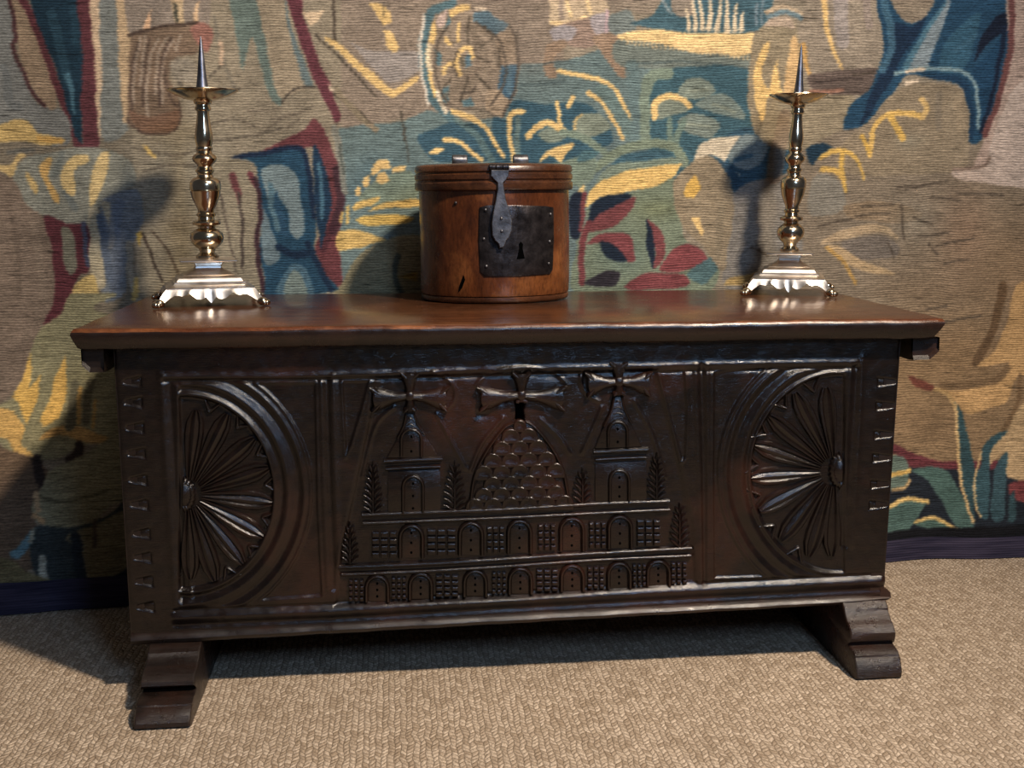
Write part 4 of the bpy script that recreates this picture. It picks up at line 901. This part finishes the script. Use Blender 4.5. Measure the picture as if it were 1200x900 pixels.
# sledge feet, moulded at the front
def foot(x0, x1, yf, zt):
    b = MB()
    # profile in (y, z), front of the foot, bottom to top
    q = yf/-0.118; zq = zt/0.100
    pr = [(y*q, z*zq) for y, z in ((-.112, 0.0), (-.118, .004), (-.118, .012), (-.113, .022), (-.105, .030), (-.100, .032), (-.099, .035), (-.088, .0395), (-.070, .0415), (-.062, .0425), (-.057, .0440), (-.060, .0465),
          (-.069, .0500), (-.0735, .0555), (-.072, .0630), (-.065, .0700), (-.055, .0745), (-.045, .0765), (-.040, .0785), (-.031, .0835), (-.026, .0880), (-.0245, .0915), (-.016, .0955), (-.008, .1000))]
    n = 9; rows = []
    yb = CB-0.01
    prof = pr+[(yb-0.03, zt), (yb, zt-0.01), (yb+0.0, 0.0)]
    for k, (u, ins) in enumerate(((0, 0.004), (0.012, 0.0012), (0.035, 0.0), (0.3, 0), (0.7, 0), (0.965, 0.0), (0.988, 0.0012), (1, 0.004))):
        x = x0+(x1-x0)*u
        rows.append([(x, y+ins*(1 if y < 0.1 else -1)+0.0008*math.sin(x*300+z*400), max(z-(ins if j > 1 and z > 0.03 else 0), 0)) for j, (y, z) in enumerate(prof)])
    b.grid(rows, True, True); return cbuild(b, 'sledge_foot', M_FOOT, smooth=28)
FYL, FYR = -0.130, -0.098
xa, ya = on_z(155, 857, 0.0); xb, yb_ = on_z(222, 857, 0.0); foot(xa+.002, xb, ya, ca_[1]+0.003)
xa, ya = on_z(1003, 798, 0.0); xb, yb_ = on_z(1059, 797, 0.0); foot(xa, xb, ya, cb_[1]+0.004)


# ------------------------------------------------------------------ oval box on the lid
bfx, bfy = on_z(580, 357, LZ)
BR = None
cyc = bfy+0.115
p0 = on_y(491, 300, cyc); p1 = on_y(667, 300, cyc); BRX = 0.5*(p1[0]-p0[0])*0.985; BXC = 0.5*(p0[0]+p1[0]); BRY = 0.112
BYC = bfy+BRY; BZ0 = lid_z(BXC)+0.0012
box = thing('lidded_box', 'round brown wooden box with iron lock plate and hasp standing on the chest lid', 'box', (BXC, BYC, BZ0))
def bz(py): return on_y(580, py, BYC-BRY*0.0)[1]-BZ0
ZB_T = bz(223)+0.001; ZL0 = bz(223); ZL1 = bz(194)
b = MB(); ang = [2*math.pi*k/72 for k in range(72)]
def cyl_rings(b, prof, n=72, wob=0.0):
    rows = []
    for r, z in prof:
        rows.append([((BRX+r)*math.cos(2*math.pi*k/n)*(1+wob*math.sin(3*2*math.pi*k/n+z*20)), (BRY+r)*math.sin(2*math.pi*k/n)*(1+wob*math.sin(2*2*math.pi*k/n+1)), z) for k in range(n)])
    b.grid(rows, True, True)
cyl_rings(b, [(-0.006, 0.010), (-0.001, 0.0115), (0, 0.016), (0.0005, 0.06), (0.0, 0.10), (0.0, ZB_T), (-0.004, ZB_T+0.003)], wob=0.004)
body = b.build('body', M_BOX, box, 40)
b = MB(); cyl_rings(b, [(-0.005, 0.0), (-0.0025, 0.0015), (-0.001, 0.005), (-0.0015, 0.009), (-0.004, 0.0112)], wob=0.004); b.build('base_rim', M_BOXLID, box, 40)
h = ZL1-ZL0
b = MB(); cyl_rings(b, [(0.002, ZL0), (0.0055, ZL0+0.001), (0.0068, ZL0+0.003), (0.0068, ZL0+h*.30), (0.0045, ZL0+h*.36), (0.0045, ZL0+h*.40), (0.0066, ZL0+h*.45), (0.0066, ZL0+h*.62), (0.0044, ZL0+h*.67), (0.0044, ZL0+h*.71), (0.0064, ZL0+h*.76),
                        (0.0058, ZL0+h*.93), (0.003, ZL0+h), (-0.01, ZL0+h*1.04), (-0.05, ZL0+h*1.08), (-0.10, ZL0+h*1.1)], wob=0.004)
blid = b.build('box_lid', M_BOXLID, box, 40); blid['label'] = 'grooved darker lid of the box'
def on_body(px, py, dr):
    # photo point -> angle on the front of the box and height
    ry = CAM[1]; yc = BYC-BRY*0.7
    for _ in range(5):
        x, z = on_y(px, py, yc); q = max(-0.985, min(0.985, (x-BXC)/(BRX+dr))); yc = BYC-(BRY+dr)*math.sqrt(1-q*q)
    return math.asin(q), z-BZ0
def cyl_pt(a, z, dr): return ((BRX+dr)*math.sin(a), -(BRY+dr)*math.cos(a), z)
def bent_plate(name, Q, dr0, dr1, mat, n=10, parent=box, sub=True, sm=30, lift=None):
    A = [on_body(*q, dr1) for q in Q]
    a = MB(); m = len(A); c = np.mean(A, 0)
    rings = []
    for s_k, dr in ((1.0, dr0), (1.0, dr1-0.0006), (0.975, dr1), (0.6, dr1), (0.25, dr1)):
        rings.append([cyl_pt(*(c+(np.array(p)-c)*s_k), dr) for p in A])
    a.grid(rings, True, True); return a.build(name, mat, parent, sm)
def densify(Q, k=6):
    out = []
    for i in range(len(Q)):
        p, q = np.array(Q[i], float), np.array(Q[(i+1) % len(Q)], float)
        out += [tuple(p+(q-p)*j/k) for j in range(k)]
    return out
plate = bent_plate('lock_plate', densify([(562, 243), (571, 240.5), (600, 240.5), (640, 241.5), (649, 243), (649.5, 280), (648, 316), (645, 321), (610, 323.5), (568, 324), (562.5, 318), (561, 280)], 4), -0.001, 0.0026, M_IRON)
for q in ((569, 246), (645, 251), (644, 283), (643, 309), (570, 312), (567, 280)):
    a_, z_ = on_body(*q, 0.003); b = MB(); p = cyl_pt(a_, z_, 0.003); b.ball(p, (0.0026, 0.0018, 0.0026), 8, 4); b.build('nail_head', M_HASP, plate, 60)
bent_plate('keyhole', densify([(608, 286), (610.5, 283), (613, 286), (612.5, 291), (615, 303), (605.5, 304), (608.5, 291)], 2), 0.0015, 0.0031, M_HOLE, parent=plate, sm=0)
# hasp: barrel on the lid edge, strap and leaf-shaped end hanging before the plate
hz0 = bz(195)
pa = on_body(573, 196, 0.010); pb = on_body(597, 196, 0.010)
b = MB(); A_ = np.array(cyl_pt(*pa, 0.0065)); B_ = np.array(cyl_pt(*pb, 0.0065)); rows = []
for u in (0, 0.02, 0.30, 0.33, 0.36, 0.64, 0.67, 0.70, 0.98, 1.0):
    c = A_+(B_-A_)*u; r = 0.0055 if u not in (0, 1.0, 0.33, 0.67) else 0.0042
    rows.append([(c[0], c[1]+r*math.cos(2*math.pi*k/12), c[2]+r*math.sin(2*math.pi*k/12)) for k in range(12)])
b.grid(rows, True, True); hinge = b.build('hasp_hinge', M_IRON, box, 40)
HO = [(575.5, 199), (597, 199), (596, 206), (593, 211), (590, 214), (591, 222), (593, 234), (597, 246), (600.5, 258), (600, 270), (597, 278), (593.5, 282), (592.5, 286), (590.5, 290), (585.5, 291), (584.5, 286), (580, 282), (577, 276), (576, 262), (578, 248), (581, 234), (583, 222), (583, 214), (579.5, 211), (575, 206)]
def hang(q, dr):
    a_, z_ = on_body(*q, 0.011); return cyl_pt(a_, z_, dr)
A = HO; c = np.mean(A, 0); a = MB(); top = []
for s_k, dr in ((0, 0.0078), (0, 0.0096), (0.9, 0.0106)):
    top.append([hang(q, dr) for q in (offs(A, s_k) if s_k else A)])
a.grid(top, True, True); hasp = a.build('hasp', M_HASP, box, 35); hasp['label'] = 'grey iron hasp with a leaf-shaped end'
for q in ((587.5, 256), (588, 271)):
    b = MB(); b.ball(hang(q, 0.0108), (0.0026, 0.0016, 0.0026), 8, 4); b.build('rivet', M_HASP, hasp, 60)
# strap hinges over the back of the lid
for px in (539, 610.5):
    x = on_y(px, 190, BYC+BRY*0.8)[0]-BXC; yb2 = math.sqrt(max(0, 1-(x/BRX)**2))*BRY
    z1 = on_y(px, 182, BYC+yb2)[1]-BZ0; zt = ZL0+h
    b = MB(); b.box(x-0.0125, x+0.0125, yb2-0.055, yb2+0.008, zt-0.0005+0.0008, zt+0.0036, 0.001); b.box(x-0.0125, x+0.0125, yb2+0.0072, yb2+0.0105, ZL0-0.05, zt+0.003, 0.001)
    rows = []
    for u in (-0.0135, -0.012, 0.012, 0.0135):
        r = (max(z1-zt, 0.008))*0.5*(0.9 if abs(u) > 0.013 else 1); rows.append([(x+u, yb2-0.004+r*math.cos(2*math.pi*k/12), zt+0.001+r+r*math.sin(2*math.pi*k/12)) for k in range(12)])
    b.grid(rows, True, True); b.build('strap_hinge', M_HASP, box, 35)
# nail and old split in the side
for q in ((534, 238),):
    a_, z_ = on_body(*q, 0.001); b = MB(); b.ball(cyl_pt(a_, z_, 0.0008), (0.0028, 0.0018, 0.0030), 8, 4); b.build('nail_head', M_IRON, body, 60)
bent_plate('side_crack', densify([(543, 322), (545, 328), (541, 338), (537, 343), (538, 336)], 2), -0.001, 0.0009, M_HOLE, parent=body, sm=0)['label'] = 'short dark split in the wood'


# ------------------------------------------------------------------ pricket candlesticks
def candlestick(label, feet, tip, rot):
    (fa, fb) = feet
    z0 = LZ
    for _ in range(2):
        ax, ay = on_z(*fa, z0); bx, by = on_z(*fb, z0); z0 = lid_z((ax+bx)/2)
    half = 0.5*(bx-ax)-0.009; cx = 0.5*(ax+bx); fy = 0.5*(ay+by)
    cy = fy+half+0.006
    rotz = rot
    root = thing('pricket_candlestick', label, 'candlestick', (cx, cy, lid_z(cx)+0.0009), 'pair of pricket candlesticks on the chest')
    root.rotation_euler = (0, -math.atan(LTILT), rotz)
    k = half/0.0845
    zt = on_y(tip[0], tip[1], cy)[1]-lid_z(cx); xt = on_y(tip[0], tip[1], cy)[0]-cx
    kz = zt/0.418
    def ringsq(hs, z, ch=0.0):
        hs *= k; z *= kz
        if ch <= 0: ch = 0.0012
        return [(-hs+ch, -hs, z), (hs-ch, -hs, z), (hs, -hs+ch, z), (hs, hs-ch, z), (hs-ch, hs, z), (-hs+ch, hs, z), (-hs, hs-ch, z), (-hs, -hs+ch, z)]
    # stepped square foot
    b = MB()
    b.grid([ringsq(h_, z) for h_, z in ((0.060, 0.0265), (0.0705, 0.0270), (0.0705, 0.0285), (0.067, 0.0300), (0.060, 0.0325), (0.0575, 0.0350), (0.0575, 0.0362), (0.054, 0.0372), (0.0525, 0.0400), (0.0505, 0.0425), (0.0455, 0.0440),
            (0.0425, 0.0455), (0.041, 0.0470), (0.037, 0.0480), (0.034, 0.0500), (0.0255, 0.0535), (0.0215, 0.0570), (0.021, 0.0605), (0.0235, 0.0645), (0.030, 0.0668), (0.0445, 0.0672), (0.0462, 0.0684), (0.0462, 0.0696), (0.0445, 0.0706), (0.030, 0.0712), (0.012, 0.0716))], True, True)
    base = b.build('stepped_base', M_PALE, root, 25)
    # scalloped apron
    us = [0, .05, .10, .16, .22, .30, .38, .44, .47, .52, .60, .67, .75, .82, .87, .91, .94, 1.0]
    zs = [.0055, .0095, .0150, .0125, .0110, .0125, .0170, .0205, .0210, .0185, .0165, .0180, .0180, .0145, .0105, .0075, .0060, .0060]
    b = MB()
    for q in range(4):
        M4 = Matrix.Rotation(q*math.pi/2, 4, 'Z')
        uu = [-u_ for u_ in us[::-1]]+us[1:]; zz = zs[::-1]+zs[1:]
        rows = []
        for hs, zf, inn in ((0.0700, 1.0, 0), (0.0715, .80, 0), (0.0735, .45, 0), (0.0765, .0, 0), (0.0745, .0, 1), (0.0690, 1.0, 1)):
            r = []
            for u_, z_ in zip(uu, zz):
                zz_ = z_+(0.0278-z_)*zf; hs_ = hs*k
                fl = 0.010*k*max(0, abs(u_)-0.8)/0.2*(1-zf)
                p = M4 @ Vector((u_*(hs_+fl), -hs_-fl, zz_*kz)); r.append(tuple(p))
            rows.append(r)
        b.grid(rows, False, False)
    b.build('scalloped_apron', M_PALE, root, 35)
    for sx in (-1, 1):
        for sy in (-1, 1):
            b = MB(); d = 0.0815*k
            b.ball((sx*d, sy*d, 0.0072), (0.0085, 0.0085, 0.0070), 12, 8)
            for a_ in (-0.6, 0.0, 0.6):
                an = math.atan2(sy, sx)+a_; b.ball((sx*d+0.0085*math.cos(an), sy*d+0.0085*math.sin(an), 0.0050), (0.0042, 0.0042, 0.0048), 8, 6)
            b.build('paw_foot', M_BRASS, root, 60)
    # turned stem, drip pan, spike: leaning a little with age
    lean = xt/ (zt-0.07)
    def add(name, prof, mat, n=36):
        b = MB(); b.lathe([(r*k*1.16, z*kz) for r, z in prof], n)
        b.v = [(x+lean*max(0, z-0.07), y, z) for x, y, z in b.v]
        return b.build(name, mat, root, 38)
    add('stem', [(0.0150, .0712), (0.0165, .0725), (0.0165, .0755), (0.0140, .0775), (0.0105, .081), (0.0118, .086), (0.0175, .0905), (0.0225, .0975), (0.0240, .1045), (0.0225, .1115), (0.0165, .1170), (0.0120, .1195), (0.0125, .1225), (0.0195, .1250), (0.0205, .1280), (0.0190, .1305), (0.0120, .1330), (0.0112, .1370),
                 (0.0135, .1390), (0.0138, .1420), (0.0115, .1440), (0.0118, .1490), (0.0150, .1560), (0.0195, .1680), (0.0212, .1770), (0.0215, .1778), (0.0205, .1788), (0.0218, .1800), (0.0222, .1870), (0.0214, .1930), (0.0180, .1975), (0.0120, .2000), (0.0105, .2035), (0.0112, .2065), (0.0132, .2085), (0.0132, .2110), (0.0112, .2130),
                 (0.0100, .2165), (0.0112, .2200), (0.0160, .2245), (0.0175, .2290), (0.0160, .2335), (0.0112, .2375), (0.0104, .2410), (0.0118, .2430), (0.0118, .2460), (0.0104, .2480), (0.0120, .2550), (0.0128, .2620), (0.0118, .2720), (0.0098, .2850), (0.0086, .2980), (0.0088, .3030), (0.0112, .3050), (0.0114, .3080), (0.0100, .3105), (0.0100, .3130), (0.0124, .3150), (0.0128, .3180), (0.0150, .3205)], M_BRASS)
    add('drip_pan', [(0.0145, .3190), (0.0260, .3220), (0.0380, .3275), (0.0490, .3335), (0.0505, .3350), (0.0500, .3362), (0.0480, .3352), (0.0380, .3300), (0.0250, .3262), (0.0100, .3250)], M_BRASS)
    add('spike', [(0.0098, .3245), (0.0100, .3290), (0.0088, .3360), (0.0062, .3600), (0.0038, .3900), (0.0016, .4120), (0.0004, .4180)], M_STEEL, 20)
    return root
candlestick('left brass pricket candlestick, on the lid in front of the brown drapery of the tapestry', ((168.5, 361), (303.5, 361)), (233.5, 43), 0.19)
candlestick('right brass pricket candlestick, on the lid beside the stone-coloured part of the tapestry', ((881, 347.5), (1000.5, 348.5)), (937.5, 53), -0.30)
